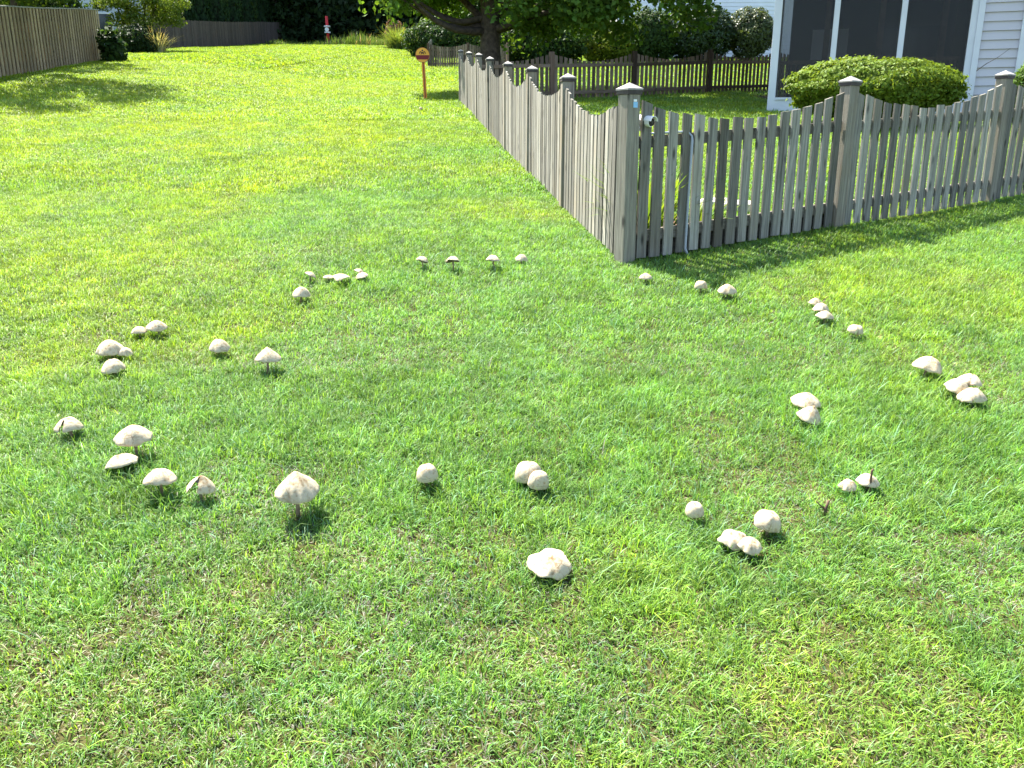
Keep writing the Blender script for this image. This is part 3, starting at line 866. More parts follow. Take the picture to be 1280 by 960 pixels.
# strappy ornamental clumps ------------------------------------------
def blade_strip(b, cols, p, az, L, w, lean, bend, col, segs=5):
    """one arching strap leaf appended to vertex and face lists"""
    V, Fs = b
    n0 = len(V)
    dx, dy = math.cos(az), math.sin(az)
    ang = lean
    q = Vector(p)
    sx, sy = -dy, dx
    for i in range(segs + 1):
        t = i / segs
        ww = w * (1 - t ** 2.2) * 0.5 + (0.0004 if i == segs else 0)
        V.append((q.x + sx * ww, q.y + sy * ww, q.z)); V.append((q.x - sx * ww, q.y - sy * ww, q.z))
        cols.append(col); cols.append(col)
        st = L / segs
        q = q + Vector((dx * math.sin(ang), dy * math.sin(ang), math.cos(ang))) * st
        ang += bend / segs
    for i in range(segs):
        a = n0 + 2 * i
        Fs.append((a, a + 1, a + 3, a + 2))

def strip_mesh(name, b, cols, mat):
    me = mesh_of(name, b[0], b[1], mat)
    ca = me.attributes.new("bcol", 'FLOAT_COLOR', 'POINT')
    ca.data.foreach_set("color", np.concatenate([np.array(cols), np.ones((len(cols), 1))], 1).astype(np.float32).ravel())
    return me

def strap_clump(name, label, P, n, L, w, base, seed, mat, part="leaf", cat="plant", spread=0.15, single=False, lean=0.5, bend=1.4):
    r = random.Random(seed)
    t = thing(name, label, cat, P)
    allb = ([], []); allc = []
    for i in range(n):
        az = r.uniform(0, 2 * math.pi); rr = r.uniform(0, spread)
        k = r.uniform(0.7, 1.35); y = r.uniform(0, 0.4)
        col = (base[0] * k * (1 + y), base[1] * k, base[2] * k)
        b = allb if single else ([], []); c = allc if single else []
        blade_strip(b, c, (math.cos(az) * rr, math.sin(az) * rr, -0.01), az + r.uniform(-.5, .5), L * r.uniform(.6, 1.1), w * r.uniform(.7, 1.2), r.uniform(0.05, lean), r.uniform(0.4, bend), col)
        if not single: obj(part, strip_mesh(part, b, c, mat), t)
    if single: obj(part, strip_mesh(part, allb, allc, mat), t)
    return t

strap_clump("daylily", "strappy green daylily clump just inside the picket fence corner", in_yard(.42, .55), 150, 0.85, 0.032, (0.12, 0.23, 0.03), 3, M['weed'], spread=0.22, lean=0.6, bend=1.5)
strap_clump("daylily", "smaller strappy clump inside the fence right of the conduit", in_yard(.95, .45), 60, 0.6, 0.028, (0.12, 0.23, 0.035), 4, M['weed'], spread=0.14, lean=0.7)
strap_clump("ornamental_grass", "pale straw coloured ornamental grass tuft by the multi-stemmed tree", at(198, 67.5), 260, 1.35, 0.02, (0.46, 0.50, 0.30), 5, M['weed'], part="foliage", spread=0.35, single=True, lean=0.7, bend=1.5)
strap_clump("ornamental_grass", "rounded light green grass clump at the far end of the lawn", at(500, 61.5), 700, 2.0, 0.05, (0.12, 0.20, 0.05), 6, M['weed'], part="foliage", spread=0.9, single=True, lean=0.9, bend=1.3)

# weeds along the far end of the lawn
r = random.Random(77)
b = ([], []); cc = []
wa, wb = at(330, 57.0), at(520, 59.5)
for i in range(5200):
    u = r.random()
    x = wa.x + (wb.x - wa.x) * u + r.uniform(-.3, .3); y = wa.y + (wb.y - wa.y) * u + r.uniform(0, 5.5)
    dens = 0.5 + 0.5 * math.sin(x * 1.3) * math.sin(x * 0.47 + 1)
    k = r.uniform(.6, 1.3)
    tall = 0.5 + 0.9 * dens * r.random()
    if u < .42: tall *= .45
    if r.random() < (.14 if u > .42 else .03): col = (0.27 * k, 0.22 * k, 0.13 * k)  # less pale straw at the left end, standing for the shade there
    else: col = (0.08 * k, 0.14 * k, 0.035 * k)
    blade_strip(b, cc, (x, y, G(x, y) - .02), r.uniform(0, 6.28), tall * r.uniform(.6, 1.2), r.uniform(0.03, 0.07), r.uniform(0, .4), r.uniform(0.1, 1.1), col, 3)
weeds = tag(obj("weeds", strip_mesh("weeds", b, cc, M['weed'])), "tall mixed weeds and seed heads along the far end of the lawn", "weeds", kind="stuff")
pF = at(556, 72)
dome_shrub("shrub", "dark shrub behind the far picket fence left of the tree trunk", pF, 2.6, 1.4, 2.4, 8000, 0.2, (0.035, 0.08, 0.022), 53, bump=0.3, zc=1.1)
pR = at(493, 60)
dome_shrub("shrub", "dusky pinkish brown seeding shrub behind the far grass clump", pR + Vector((-0.3, 3, 0)), 0.8, 0.7, 2.4, 2500, 0.16, (0.16, 0.10, 0.085), 51, bump=0.4, core=False, zc=1.4, yellow=0.05, trunk=0.05)

# wood at the far end
wood_kinds = [tree_meshes(100 + i, 13.0, 0.28, (0, 0, 7.4), (3.4, 3.2, 7.2), 130, 90, 0.42, c, M['leaf'], 1.3, bottom=0.25, limbs=10, yellow=0.15, bark=M['bark'])
              for i, c in enumerate([(0.028, 0.060, 0.024), (0.035, 0.07, 0.024), (0.022, 0.05, 0.025)])]
spots = []
for i in range(15):
    x = -34 + i * 3.9 + rnd.uniform(-.8, .8)
    y = 85 + (i % 3) * 3.0 + rnd.uniform(-1, 1)
    spots.append((x, y))
for i, (x, y) in enumerate(spots):
    left = x < -5
    plant_tree("woodland_tree", "tall dark tree of the wood closing the far end of the lawn", "tree",
               (x, y, G(x, y)), wood_kinds[i % 3], rnd.uniform(0, 6.28), rnd.uniform(.9, 1.2), "trees of the wood at the far end")
# the wood behind them reads as one mass
r = np.random.default_rng(61)
n = 42000
P = np.stack([r.uniform(-95, 80, n), r.uniform(93, 108, n), np.zeros(n)], 1)
P[:, 2] = ground(P[:, 0], P[:, 1]) + 17 * r.random(n) ** 0.9 * (0.75 + 0.5 * fbm(P[:, 0] * 0.2, P[:, 1] * 0.2, 5))
nn = rand_unit(n, r); nn[:, 2] += .3; nn[:, 1] -= .4; nn /= np.linalg.norm(nn, axis=1, keepdims=True)
tag(obj("woodland", leaves_mesh("woodland", P, nn, 1.2 * (.6 + .8 * r.random(n)), leaf_cols(n, (0.022, 0.048, 0.02), r, yellow=.1), M['leaf'], .7, r)),
    "dense dark wood filling the background behind the lawn", "wood", kind="stuff")
n = 24000
P = np.stack([r.uniform(-42, 36, n), r.uniform(82.5, 94, n), np.zeros(n)], 1)
P[:, 2] = ground(P[:, 0], P[:, 1]) + 4.4 * r.random(n) ** 1.2 * (.5 + .9 * fbm(P[:, 0] * .4, P[:, 1] * .4, 6))
nn = rand_unit(n, r); nn[:, 2] += .3; nn[:, 1] -= .4; nn /= np.linalg.norm(nn, axis=1, keepdims=True)
tag(obj("undergrowth", leaves_mesh("undergrowth", P, nn, .62 * (.6 + .8 * r.random(n)), leaf_cols(n, (0.026, 0.052, 0.02), r, yellow=.1), M['leaf'], .6, r)),
    "dark undergrowth at the foot of the wood behind the weeds", "undergrowth", kind="stuff")
# garden trees further left and right that close the background
mid = tree_meshes(140, 10.5, 0.22, (0, 0, 6.0), (3.6, 3.4, 5.4), 110, 90, 0.34, (0.035, 0.075, 0.024), M['leaf'], 1.2, bottom=0.6, limbs=10)
for (x, y, s, lab) in [(-27.5, 52, .95, "dark leafy tree behind the small multi-stemmed tree on the left"), (-33, 44, 1.0, "dark tree behind the tall tan fence near the left edge"),
                       (-25.0, 40, .72, "bushy tree just beyond the far end of the tall tan fence"),
                       (-2.5, 70, .9, "tree with dark crown behind the far picket fence"), (3.0, 74, 1.0, "dark tree behind the shade tree, left of the white house")]:
    plant_tree("tree", lab, "tree", (x, y, G(x, y)), mid, rnd.uniform(0, 6), s)
# tall clipped evergreens behind the dark fence
def evergreen(label, x, y, h, rad, seed):
    r = np.random.default_rng(seed)
    n = 7000
    z = r.random(n) ** 0.8
    a = r.uniform(0, 2 * math.pi, n)
    R = rad * (1 - z ** 2.6) ** .6 * (1 - .25 * r.random(n) ** 2) * (1 + .22 * (fbm(a * 3, z * 9, seed) - .5) * 2)
    P = np.stack([np.cos(a) * R, np.sin(a) * R, z * h + .1], 1)
    N = np.stack([np.cos(a), np.sin(a), np.full(n, .2)], 1) + rand_unit(n, r) * .6
    N /= np.linalg.norm(N, axis=1, keepdims=True)
    t = thing("evergreen", label, "tree", (x, y, G(x, y)), 0)
    obj("foliage", leaves_mesh("foliage", P, N, .30 * (.6 + .8 * r.random(n)), leaf_cols(n, (0.024, 0.058, 0.022), r, yellow=.15), M['leaf'], .3, r, droop=1.2), t)
    V = []; 
    MB().tube([(0, 0, -.1), (0, 0, h * .5), (0, 0, h * .9)], [rad * .62, rad * .6, rad * .1], 12).build("shade_core", M['core'], t, smooth=True)
dfd = (DF1 - DF0)
for i, f in enumerate((0.35, 0.52, 0.69, 0.87, 1.06, 1.25)):
    names = ["nearest", "second", "third", "fourth", "fifth", "farthest"]
    q = DF0 + dfd * f
    evergreen("dark columnar evergreen behind the shaded board fence, %s of the row" % names[i], q.x - 1.9, q.y + .6, 7.0 + rnd.uniform(-.5, .8), 1.55, 70 + i)
# crepe myrtle blossom above the dark fence
pcm = DF0 + dfd * 0.28
dome_shrub("flowering_shrub", "tall shrub with pink blossom above the dark board fence", (pcm.x - 1.2, pcm.y, G(pcm.x, pcm.y)), 0.45, 0.45, 3.6, 700, 0.16, (0.42, 0.10, 0.16), 52, core=False, zc=3.1, yellow=0.0, trunk=0.05)

# ------------------------------------------------------------------ markers and small fittings
sg = at(532, 125.5)
t = thing("marker_sign", "round orange and dark red marker sign on an orange stake", "sign", sg, 0.05)
HS = 1.02
b = MB(); b.box(-0.045, 0.045, -0.012, 0.012, -0.05, HS + .1, 0.004)
tilt = obj("stake", b.mesh("stake", M['orange']), t, rot=(0, math.radians(-2.2), 0))
MB().box(-0.014, 0.016, -0.0155, -0.0125, 0.0, HS).build("stripe", M['brownstripe'], tilt)
def disc(bld, cx, cz, R, y0, y1, n=28, a0=0, a1=2 * math.pi):
    V = []; 
    pts = [(cx + R * math.cos(a0 + (a1 - a0) * i / n), cz + R * math.sin(a0 + (a1 - a0) * i / n)) for i in range(n)]
    V = [(x, y0, z) for x, z in pts] + [(x, y1, z) for x, z in pts]
    Fs = [tuple(range(n)), tuple(range(2 * n - 1, n - 1, -1))] + [(i, i + n, (i + 1) % n + n, (i + 1) % n) for i in range(n)]
    bld.add(V, Fs)
R = 0.185
b = MB(); disc(b, -0.05, HS + R * .85, R, -0.035, -0.014)
face = b.build("disc", M['amber'], t)
CX, CZ = -0.05, HS + R * .85
b = MB()                                             # dark red band across the lower half
zt, zb = CZ - 0.005, CZ - 0.115
seg = []
for i in range(9):
    z = zt + (zb - zt) * i / 8; hw = math.sqrt(max(0, R * R - (z - CZ) ** 2)) - .004
    seg.append((hw, z))
V = [(CX - h, -0.039, z) for h, z in seg] + [(CX + h, -0.039, z) for h, z in seg] + [(CX - h, -0.0355, z) for h, z in seg] + [(CX + h, -0.0355, z) for h, z in seg]
Fs = [(i, i + 1, 9 + i + 1, 9 + i) for i in range(8)] + [(i, 18 + i, 18 + i + 1, i + 1) for i in range(8)] + [(9 + i, 9 + i + 1, 27 + i + 1, 27 + i) for i in range(8)] + [(0, 9, 27, 18), (8, 26, 35, 17)]
b.add(V, Fs); b.build("band", M['darkred'], face)
b = MB()                                             # rim
n = 28
V = []; Fs = []
for k, (rr, y) in enumerate([(R, -.037), (R + .012, -.037), (R + .012, -.012), (R, -.012)]):
    V += [(CX + rr * math.cos(2 * math.pi * i / n), y, CZ + rr * math.sin(2 * math.pi * i / n)) for i in range(n)]
for k in range(4):
    for i in range(n):
        j = (i + 1) % n; k2 = (k + 1) % 4
        Fs.append((k * n + i, k * n + j, k2 * n + j, k2 * n + i))
b.add(V, Fs); b.build("rim", M['brownstripe'], face)
b = MB()                                             # emblem: two crossing curved arms and a dot
for s in (-1, 1):
    pts = [(CX + s * .085, -.039, CZ + .035), (CX + s * .06, -.039, CZ + .085), (CX, -.039, CZ + .055), (CX - s * .045, -.039, CZ + .02)]
    b.tube(pts, [.010, .013, .012, .009], 6)
disc(b, CX, CZ + .115, .022, -.042, -.0365, 14)
b.build("emblem", M['black'], face)

rp = at(411, 56.5)
t = thing("marker_post", "slim red marker post with white rings in front of the far wood", "marker", rp)
dd = depth_of(rp)
hh = 33.5 * dd / F
b = MB(); b.tube([(0, 0, -.1), (-.04, 0, hh * .5), (-.08, 0, hh)], [.14, .13, .12], 12); b.build("pole", M['red'], t, smooth=True)
for fz, ww in ((.42, .26), (.63, .27)):
    b = MB(); b.tube([(-.06 * fz - .02, 0, hh * fz), (-.06 * fz - .02, 0, hh * fz + .10)], [ww, ww], 14); b.build("ring", M['white_paint'], t)
b = MB(); disc(b, -.06, hh * .54, .17, -.20, -.12, 18); b.build("emblem", M['white_paint'], t)

# bullet security camera on the corner post and its conduit
def on_front(s, off, z):
    p = CORNER + fd * s + fnrm * off
    return Vector((p.x, p.y, G(p.x, p.y) + z))
sp = on_front(0.14, 0.0, 1.055)
t = thing("security_camera", "small white bullet security camera beside the fence corner post", "camera", sp, math.atan2(fd.y, fd.x) + math.radians(10))
b = MB(); b.tube([(0, .06, .0), (0, -.075, -.012)], [.036, .036], 16); body = b.build("body", M['white_paint'], t, smooth=False)
b = MB(); b.tube([(0, -.0755, -.012), (0, -.083, -.0127)], [.030, .029], 16); b.build("lens_ring", M['black'], body)
b = MB(); b.tube([(0, -.0835, -.0128), (0, -.087, -.0131)], [.013, .012], 12); b.build("lens", M['glass'], body)
V = []; Fs = []
for y in (.05, -.105):
    for k in range(9):
        a = math.radians(10 + 160 * k / 8)
        V.append((math.cos(a) * .044, y, math.sin(a) * .044 - .004 + (y * .09)))
for k in range(8): Fs.append((k, k + 1, 9 + k + 1, 9 + k))
hood = obj("sun_hood", mesh_of("sun_hood", V, Fs, M['white_paint']), body)
sd = hood.modifiers.new("s", 'SOLIDIFY'); sd.thickness = 0.004
b = MB(); b.tube([(0, .02, -.03), (0, .02, -.075)], [.014, .02], 10); b.build("bracket", M['white_paint'], t)

pts = [on_front(0.13, 0.03, .962), on_front(0.54, 0.03, .962), on_front(0.575, 0.032, .955), on_front(0.59, 0.055, .93), on_front(0.59, 0.062, 0.90),
       on_front(0.585, 0.062, 0.5), on_front(0.58, 0.062, 0.06), on_front(0.59, 0.075, 0.02), on_front(0.63, 0.10, -0.03)]
b = MB(); b.tube([on_front(0.0, 0, 0) * 0 + p for p in pts], [.008] * 4 + [.0105] * 5, 8)
tag(b.build("conduit", M['pipe'], smooth=True), "pale grey conduit running down a picket of the front fence", "pipe")

# bed inside the corner: mulch sheet, chips and a pale stone
bedp = [in_yard(.1, .1), in_yard(1.5, .1), in_yard(1.5, .5), in_yard(1.0, 1.1), in_yard(.5, 1.5), in_yard(.1, 1.5)]
cx = sum((p for p in bedp), Vector()) / len(bedp)
V = [(cx.x, cx.y, G(cx.x, cx.y) + .03)]; Fs = []
m_ = 36
for ringf in (.5, .8, 1.0):
    for i in range(m_):
        u = i / m_ * len(bedp); k = int(u); f = u - k
        p = bedp[k].lerp(bedp[(k + 1) % len(bedp)], f)
        p = cx.lerp(p, ringf * (1 + .05 * math.sin(i * 1.7)))
        V.append((p.x, p.y, G(p.x, p.y) + (.028 if ringf < 1 else -.01)))
for i in range(m_):
    j = (i + 1) % m_
    Fs.append((0, 1 + i, 1 + j))
    for k in range(2): Fs.append((1 + k * m_ + i, 1 + (k + 1) * m_ + i, 1 + (k + 1) * m_ + j, 1 + k * m_ + j))
bed = obj("mulch_bed", mesh_of("mulch_bed", V, Fs, M['mulch'])); bed["kind"] = "structure"
b = MB(); r = random.Random(9)
for i in range(700):
    w_ = [r.random() for _ in bedp]; s_ = sum(w_)
    p = sum((q * (a / s_) for q, a in zip(bedp, w_)), Vector())
    p = cx + (p - cx) * r.uniform(.8, 1.7)
    a = r.uniform(0, 3.14); L = r.uniform(.015, .045); w2 = r.uniform(.004, .009)
    ux, uy = math.cos(a), math.sin(a); z = G(p.x, p.y) + .032
    v = [(p.x - ux * L - uy * w2, p.y - uy * L + ux * w2, z), (p.x + ux * L - uy * w2, p.y + uy * L + ux * w2, z + r.uniform(-.005, .02)),
         (p.x + ux * L + uy * w2, p.y + uy * L - ux * w2, z + .004), (p.x - ux * L + uy * w2, p.y - uy * L - ux * w2, z)]
    v2 = [(a_, b_, c_ + .006) for a_, b_, c_ in v]
    b.add(v + v2, [(4, 5, 6, 7), (0, 1, 5, 4), (1, 2, 6, 5), (2, 3, 7, 6), (3, 0, 4, 7)])
tag(b.build("mulch_chips", M['chip']), "brown wood chips strewn over the bed inside the fence corner", "mulch", kind="stuff")
def rock(name, label, P, sx, sy, sz, seed):
    r = random.Random(seed); V = []; Fs = []
    n, k = 16, 6
    for i in range(k):
        a = math.pi * (i / (k - 1)) - math.pi / 2
        for j in range(n):
            t_ = 2 * math.pi * j / n
            q = [math.copysign(abs(c) ** .6, c) for c in (math.cos(a) * math.cos(t_), math.cos(a) * math.sin(t_), math.sin(a))]
            e = 1 + r.uniform(-.07, .07)
            V.append((q[0] * sx * e, q[1] * sy * e, q[2] * sz * e + sz * .6))
    for i in range(k - 1):
        for j in range(n):
            m2_ = (j + 1) % n; Fs.append((i * n + j, i * n + m2_, (i + 1) * n + m2_, (i + 1) * n + j))
    return tag(obj(name, mesh_of(name, V, Fs, M['stone']), None, P, (0, 0, r.uniform(-.4, .4))), label, "stone")
rock("edging_stone", "pale flat edging stone inside the fence, left one of two", at(893, 262), .15, .13, .08, 3)
rock("edging_stone", "pale flat edging stone inside the fence, right one of two", at(923, 264), .16, .14, .07, 4)

# ------------------------------------------------------------------ mushrooms
def lerp_noise(th, r, n):
    """periodic smooth random function of angle"""
    ph = [r.uniform(0, 6.28) for _ in range(n)]; am = [r.gauss(0, 1) / (k + 1) ** .6 for k in range(n)]
    return sum(a * math.cos((k + 2) * th + p) for k, (a, p) in enumerate(zip(am, ph)))

def mushroom(label, px, py, wpx, hpx, kind='dome', lift=0.75, tilt=(0, 0), seed=0, lobes=5, split=None, wav=1.0, gr=()):
    r = random.Random(1000 + seed)
    p0 = at(px, py, 0.08)
    d0 = depth_of(p0); w = wpx * d0 / F
    hc = max(0.045, lift * w * .80)
    p = at(px, py + hpx * 0.30, hc)                       # middle of the rim circle
    d = depth_of(p); w = wpx * d / F; R = w / 2
    toeye = Vector((EYE[0] - p.x, EYE[1] - p.y, EYE[2] - p.z)).normalized()
    sn = toeye.z
    c = (hpx * d / F - R * sn * 1.0) / math.sqrt(1 - sn * sn)
    c = max(0.2 * w, min(0.8 * w, c)) * {'button': .84, 'wavy': .58, 'flat': .66, 'cone': 1.0}.get(kind, .88)
    base = Vector((p.x, p.y, G(p.x, p.y)))
    t = thing("mushroom", label, "mushroom", base, 0, "mushrooms of the fairy ring")
    top = p.z - base.z
    nr, ns = 13, 48
    ph = r.uniform(0, 6.28)
    V = []; rad = []; Fs = []
    grooves = [(r.uniform(3.3, 6.1) if _ % 3 else r.uniform(0, 6.28), r.uniform(.15, 1.0) ** 1.5, r.uniform(.04, .2)) for _ in range(lobes)] + list(gr)
    cs = [(r.uniform(0, 6.28)) for _ in range(3)]
    edge = lambda th: lerp_noise(th, random.Random(seed * 3 + 1), 6)
    crease = [0.0]; crs = []
    def prof(q):
        if kind == 'cone': return c * (1 - .80 * q ** 1.12 - .20 * q ** 5)
        if kind == 'button': return c * (1 - q ** 3.2) ** .62
        if kind in ('flat', 'wavy'): return c * (1 - q ** 2.2) * .9 + .03 * c
        return c * (1 - .88 * q ** 2.0 - .12 * q ** 6)
    def surf(q, th):
        e = edge(th)
        g = 0.0
        for (ga, gd, gw) in grooves:
            dd_ = math.atan2(math.sin(th - ga), math.cos(th - ga))
            g += gd * math.exp(-(dd_ / gw) ** 2)
        g = min(g, 1.2)
        jag = .018 * math.sin(17 * th + ph) * math.sin(29 * th + 2 * ph) * q ** 6
        rr = R * q * (1 + jag + (.10 if kind == 'wavy' else .02 if kind == 'cone' else .045) * wav * e * q ** 1.5 - .11 * g * q ** 3 * wav)
        z = prof(q) - .055 * w * g * q ** 2.4 * wav + .020 * w * edge(th * 1.0 + 1.3) * q ** 2 * wav
        if kind == 'wavy': z += .07 * w * math.sin(2 * th + ph) * q ** 2 + .04 * w * math.sin(3 * th + ph * 2) * q ** 3
        z += .006 * w * math.sin(9 * th + 4 * q + ph) * q + .02 * w * math.sin(2.0 * th + ph * 3) * math.sin(5 * q + ph)
        crease[0] = g * q ** 1.5
        return rr * math.cos(th), rr * math.sin(th), z
    V.append((0, 0, prof(0))); rad.append(0); crs.append(0)
    qs = [((i + 1) / nr) ** .85 for i in range(nr)]
    ths = [2 * math.pi * j / ns for j in range(ns)]
    for q in qs:
        for th in ths:
            V.append(surf(q, th)); rad.append(q); crs.append(crease[0])
    # rim rolls under
    for th in ths:
        x, y, z = surf(1.0, th); V.append((x * .97, y * .97, z - .012 * w - .001)); rad.append(1.0); crs.append(crease[0])
    def gone(i, j):
        if split is None: return False
        a, hw, q0 = split
        th = ths[j] + math.pi / ns
        dd_ = math.atan2(math.sin(th - a), math.cos(th - a))
        q = qs[min(i, nr - 1)]
        return q > q0 and abs(dd_) < hw * (.35 + .65 * (q - q0) / (1 - q0))
    for j in range(ns):
        k = (j + 1) % ns
        Fs.append((0, 1 + j, 1 + k))
        for i in range(nr):
            if gone(i, j): continue
            Fs.append((1 + i * ns + j, 1 + (i + 1) * ns + j, 1 + (i + 1) * ns + k, 1 + i * ns + k))
    me = mesh_of("cap", V, Fs, M['cap'], True)
    ra = me.attributes.new("rad", 'FLOAT', 'POINT'); ra.data.foreach_set("value", rad)
    ra = me.attributes.new("crease", 'FLOAT', 'POINT'); ra.data.foreach_set("value", crs)
    tx, ty = math.radians(tilt[0]), math.radians(tilt[1])
    cap = obj("cap", me, t, (0, 0, top), (ty, tx, 0))
    # gills: ridged underside
    V = []; Fs = []
    ng = 96
    for i, q in enumerate((.955, .7, .4, .12)):
        for j in range(ng):
            th = 2 * math.pi * j / ng
            x, y, z = surf(q, th)
            zz = z - (.05 * w if i else .022 * w) - (.012 * w * q if j % 2 else 0) - .02 * w * (1 - q)
            V.append((x, y, zz))
    for i in range(3):
        for j in range(ng):
            k = (j + 1) % ng
            if split is not None:
                th = 2 * math.pi * (j + .5) / ng; dd_ = math.atan2(math.sin(th - split[0]), math.cos(th - split[0]))
                if abs(dd_) < split[1] * .8 and i < 2: continue
            Fs.append((i * ng + j, i * ng + k, (i + 1) * ng + k, (i + 1) * ng + j))
    obj("gills", mesh_of("gills", V, Fs, M['gill']), cap)
    SPOTS.append((base.x, base.y, w))
    # stem
    lean = Vector((r.uniform(-.15, .15), r.uniform(-.15, .15), 0)) * top
    capc = Vector((0, 0, top + prof(0.0) - .09 * w))
    pts = [lean + Vector((0, 0, -.02)), lean * .7 + capc * .33, lean * .3 + capc * .66, capc]
    sr = .030 * w + .002
    MB().tube(pts, [sr * 1.35, sr * 1.05, sr * .95, sr * .9], 10).build("stem", M['stem'], t, smooth=True)
    return t

SPOTS = []
MUSH = [
 # label, px, py (cap middle), width, height, kind, lift, tilt, extra
 ("small cream mushroom tilted to show its dark underside, leftmost of the far row of four", 528, 324, 16, 8, 'dome', 1.0, (16, -16), {}),
 ("small cream mushroom, second from the left in the far row of four", 566, 324, 18, 8, 'dome', 1.0, (0, -18), {}),
 ("small cream mushroom, third from the left in the far row of four", 616, 323, 19, 9, 'dome', .9, (6, -10), {}),
 ("small cream mushroom, rightmost of the far row of four", 652, 322, 16, 9, 'dome', .6, (8, 4), {}),
 ("small tilted mushroom at the left end of the far left cluster", 388, 342, 16, 9, 'flat', .9, (26, -16), {}),
 ("low flat mushroom pressed against the widest cap of the far left cluster", 411, 345, 14, 6, 'flat', .5, (4, 0), {}),
 ("widest flat cap in the middle of the far left cluster", 427, 344, 22, 11, 'wavy', .6, (0, 0), {}),
 ("tilted mushroom at the back right of the far left cluster", 449, 338, 14, 8, 'flat', .9, (24, -10), {}),
 ("mushroom at the front right end of the far left cluster", 452, 343, 18, 9, 'flat', .55, (-16, 6), {}),
 ("single cream mushroom standing just below the far left cluster", 377, 365, 23, 14, 'dome', .6, (0, 0), {}),
 ("smaller flat mushroom of the touching pair above the left clump", 174, 412, 20, 10, 'dome', .5, (-4, 0), {}),
 ("larger domed mushroom of the touching pair above the left clump", 196, 406, 27, 13, 'dome', .6, (4, 0), {}),
 ("wide cream mushroom at the back of the left clump of three", 138, 433, 35, 20, 'dome', .45, (-4, 4), {}),
 ("small folded mushroom on the right of the left clump of three", 156, 437, 18, 14, 'wavy', .5, (10, 8), {}),
 ("domed mushroom at the front of the left clump of three", 142, 456, 30, 18, 'dome', .45, (0, 4), {}),
 ("lone ribbed domed mushroom inside the ring, left of another lone one", 274, 431, 28, 17, 'dome', .5, (0, 0), {}),
 ("lone pointed mushroom on a thin stem inside the ring, right of another lone one", 335, 443, 33, 19, 'cone', .75, (0, 0), {}),
 ("leftmost mushroom of the ring, with a notched front edge", 86, 529, 33, 20, 'dome', .6, (0, 0), dict(split=(4.55, .22, .35))),
 ("large smooth domed mushroom on a dark stem at the left", 167, 541, 46, 26, 'dome', .75, (0, 0), dict(wav=.7)),
 ("lopsided domed mushroom in front of the large smooth dome", 152, 573, 39, 18, 'dome', .55, (-9, 0), {}),
 ("ribbed domed mushroom on a thin stem left of the torn one", 200, 593, 40, 22, 'dome', .8, (0, 0), {}),
 ("torn mushroom with its cap split open to the stem", 251, 603, 35, 23, 'cone', .7, (8, 6), dict(split=(4.4, .50, .06))),
 ("biggest umbrella shaped mushroom with a deeply folded pointed cap", 372, 604, 57, 37, 'cone', .78, (0, 0), dict(lobes=2, wav=1.25, gr=((4.5, 1.1, .17), (5.45, .8, .09), (3.5, .9, .08), (4.95, .5, .05)))),
 ("round button mushroom standing alone in the middle of the near arc", 534, 590, 28, 25, 'button', .7, (0, 0), dict(wav=.5)),
 ("tan mushroom at the back of the overlapping pair in the near arc", 661, 588, 36, 29, 'button', .5, (-6, 0), dict(wav=.6)),
 ("smaller tan mushroom at the front of the overlapping pair in the near arc", 672, 598, 27, 25, 'button', .65, (12, 8), dict(wav=.6)),
 ("wide wavy edged white mushroom, nearest of the whole ring", 686, 695, 55, 33, 'wavy', .30, (4, 14), dict(wav=1.2, lobes=4)),
 ("small round button mushroom left of the twin caps on the right near arc", 868, 635, 24, 20, 'button', .4, (0, 6), dict(wav=.5)),
 ("tilted cream mushroom just behind the twin caps on the right near arc", 958, 648, 35, 26, 'button', .42, (16, 6), dict(wav=.8)),
 ("left one of the twin caps with crinkled rims on the right near arc", 916, 668, 36, 24, 'flat', .5, (-4, 10), dict(wav=1.2, lobes=8)),
 ("right one of the twin caps with crinkled rims on the right near arc", 937, 676, 32, 22, 'flat', .48, (6, 12), dict(wav=1.2, lobes=8)),
 ("ragged mushroom left of the thin dark stalk at the right", 1060, 602, 22, 21, 'wavy', .45, (-6, 10), {}),
 ("flat mushroom behind the thin dark stalk at the right", 1084, 598, 28, 17, 'dome', .5, (4, 0), {}),
 ("wide mushroom at the back of the touching pair inside the ring at the right", 1007, 498, 38, 19, 'dome', .5, (6, 4), {}),
 ("tilted mushroom at the front of the touching pair inside the ring at the right", 1011, 516, 31, 22, 'cone', .55, (14, 10), {}),
 ("single tilted mushroom left of the three clustered at the right edge", 1159, 454, 36, 21, 'dome', .6, (14, 2), {}),
 ("left mushroom of the three clustered near the right edge", 1196, 481, 33, 20, 'dome', .5, (14, 6), {}),
 ("back mushroom of the three clustered near the right edge", 1212, 473, 31, 15, 'dome', .7, (12, 0), {}),
 ("front mushroom of the three clustered near the right edge", 1215, 492, 34, 19, 'dome', .5, (0, 4), {}),
 ("back mushroom of the stacked group of three right of the corner post", 1019, 377, 17, 10, 'dome', .6, (10, 0), {}),
 ("middle mushroom of the stacked group of three right of the corner post", 1026, 384, 20, 12, 'dome', .55, (4, 0), {}),
 ("front mushroom of the stacked group of three right of the corner post", 1031, 393, 22, 11, 'dome', .5, (6, 0), {}),
 ("single mushroom lying low just right of the stacked group of three", 1069, 411, 20, 12, 'button', .35, (8, 4), dict(wav=.6)),
 ("small low mushroom in the grass nearest the corner post", 807, 345, 17, 8, 'dome', .35, (0, 0), {}),
 ("small round mushroom beside a wider one in front of the fence", 876, 356, 16, 11, 'button', .4, (0, 0), dict(wav=.5)),
 ("wide domed mushroom, right one of two in front of the fence", 909, 361, 24, 13, 'dome', .5, (0, 0), {}),
]
for i, (lab, px, py, w_, h_, kind, lift, tilt, ex) in enumerate(MUSH):
    mushroom(lab, px, py, w_, h_, kind, lift, tilt, i, **ex)
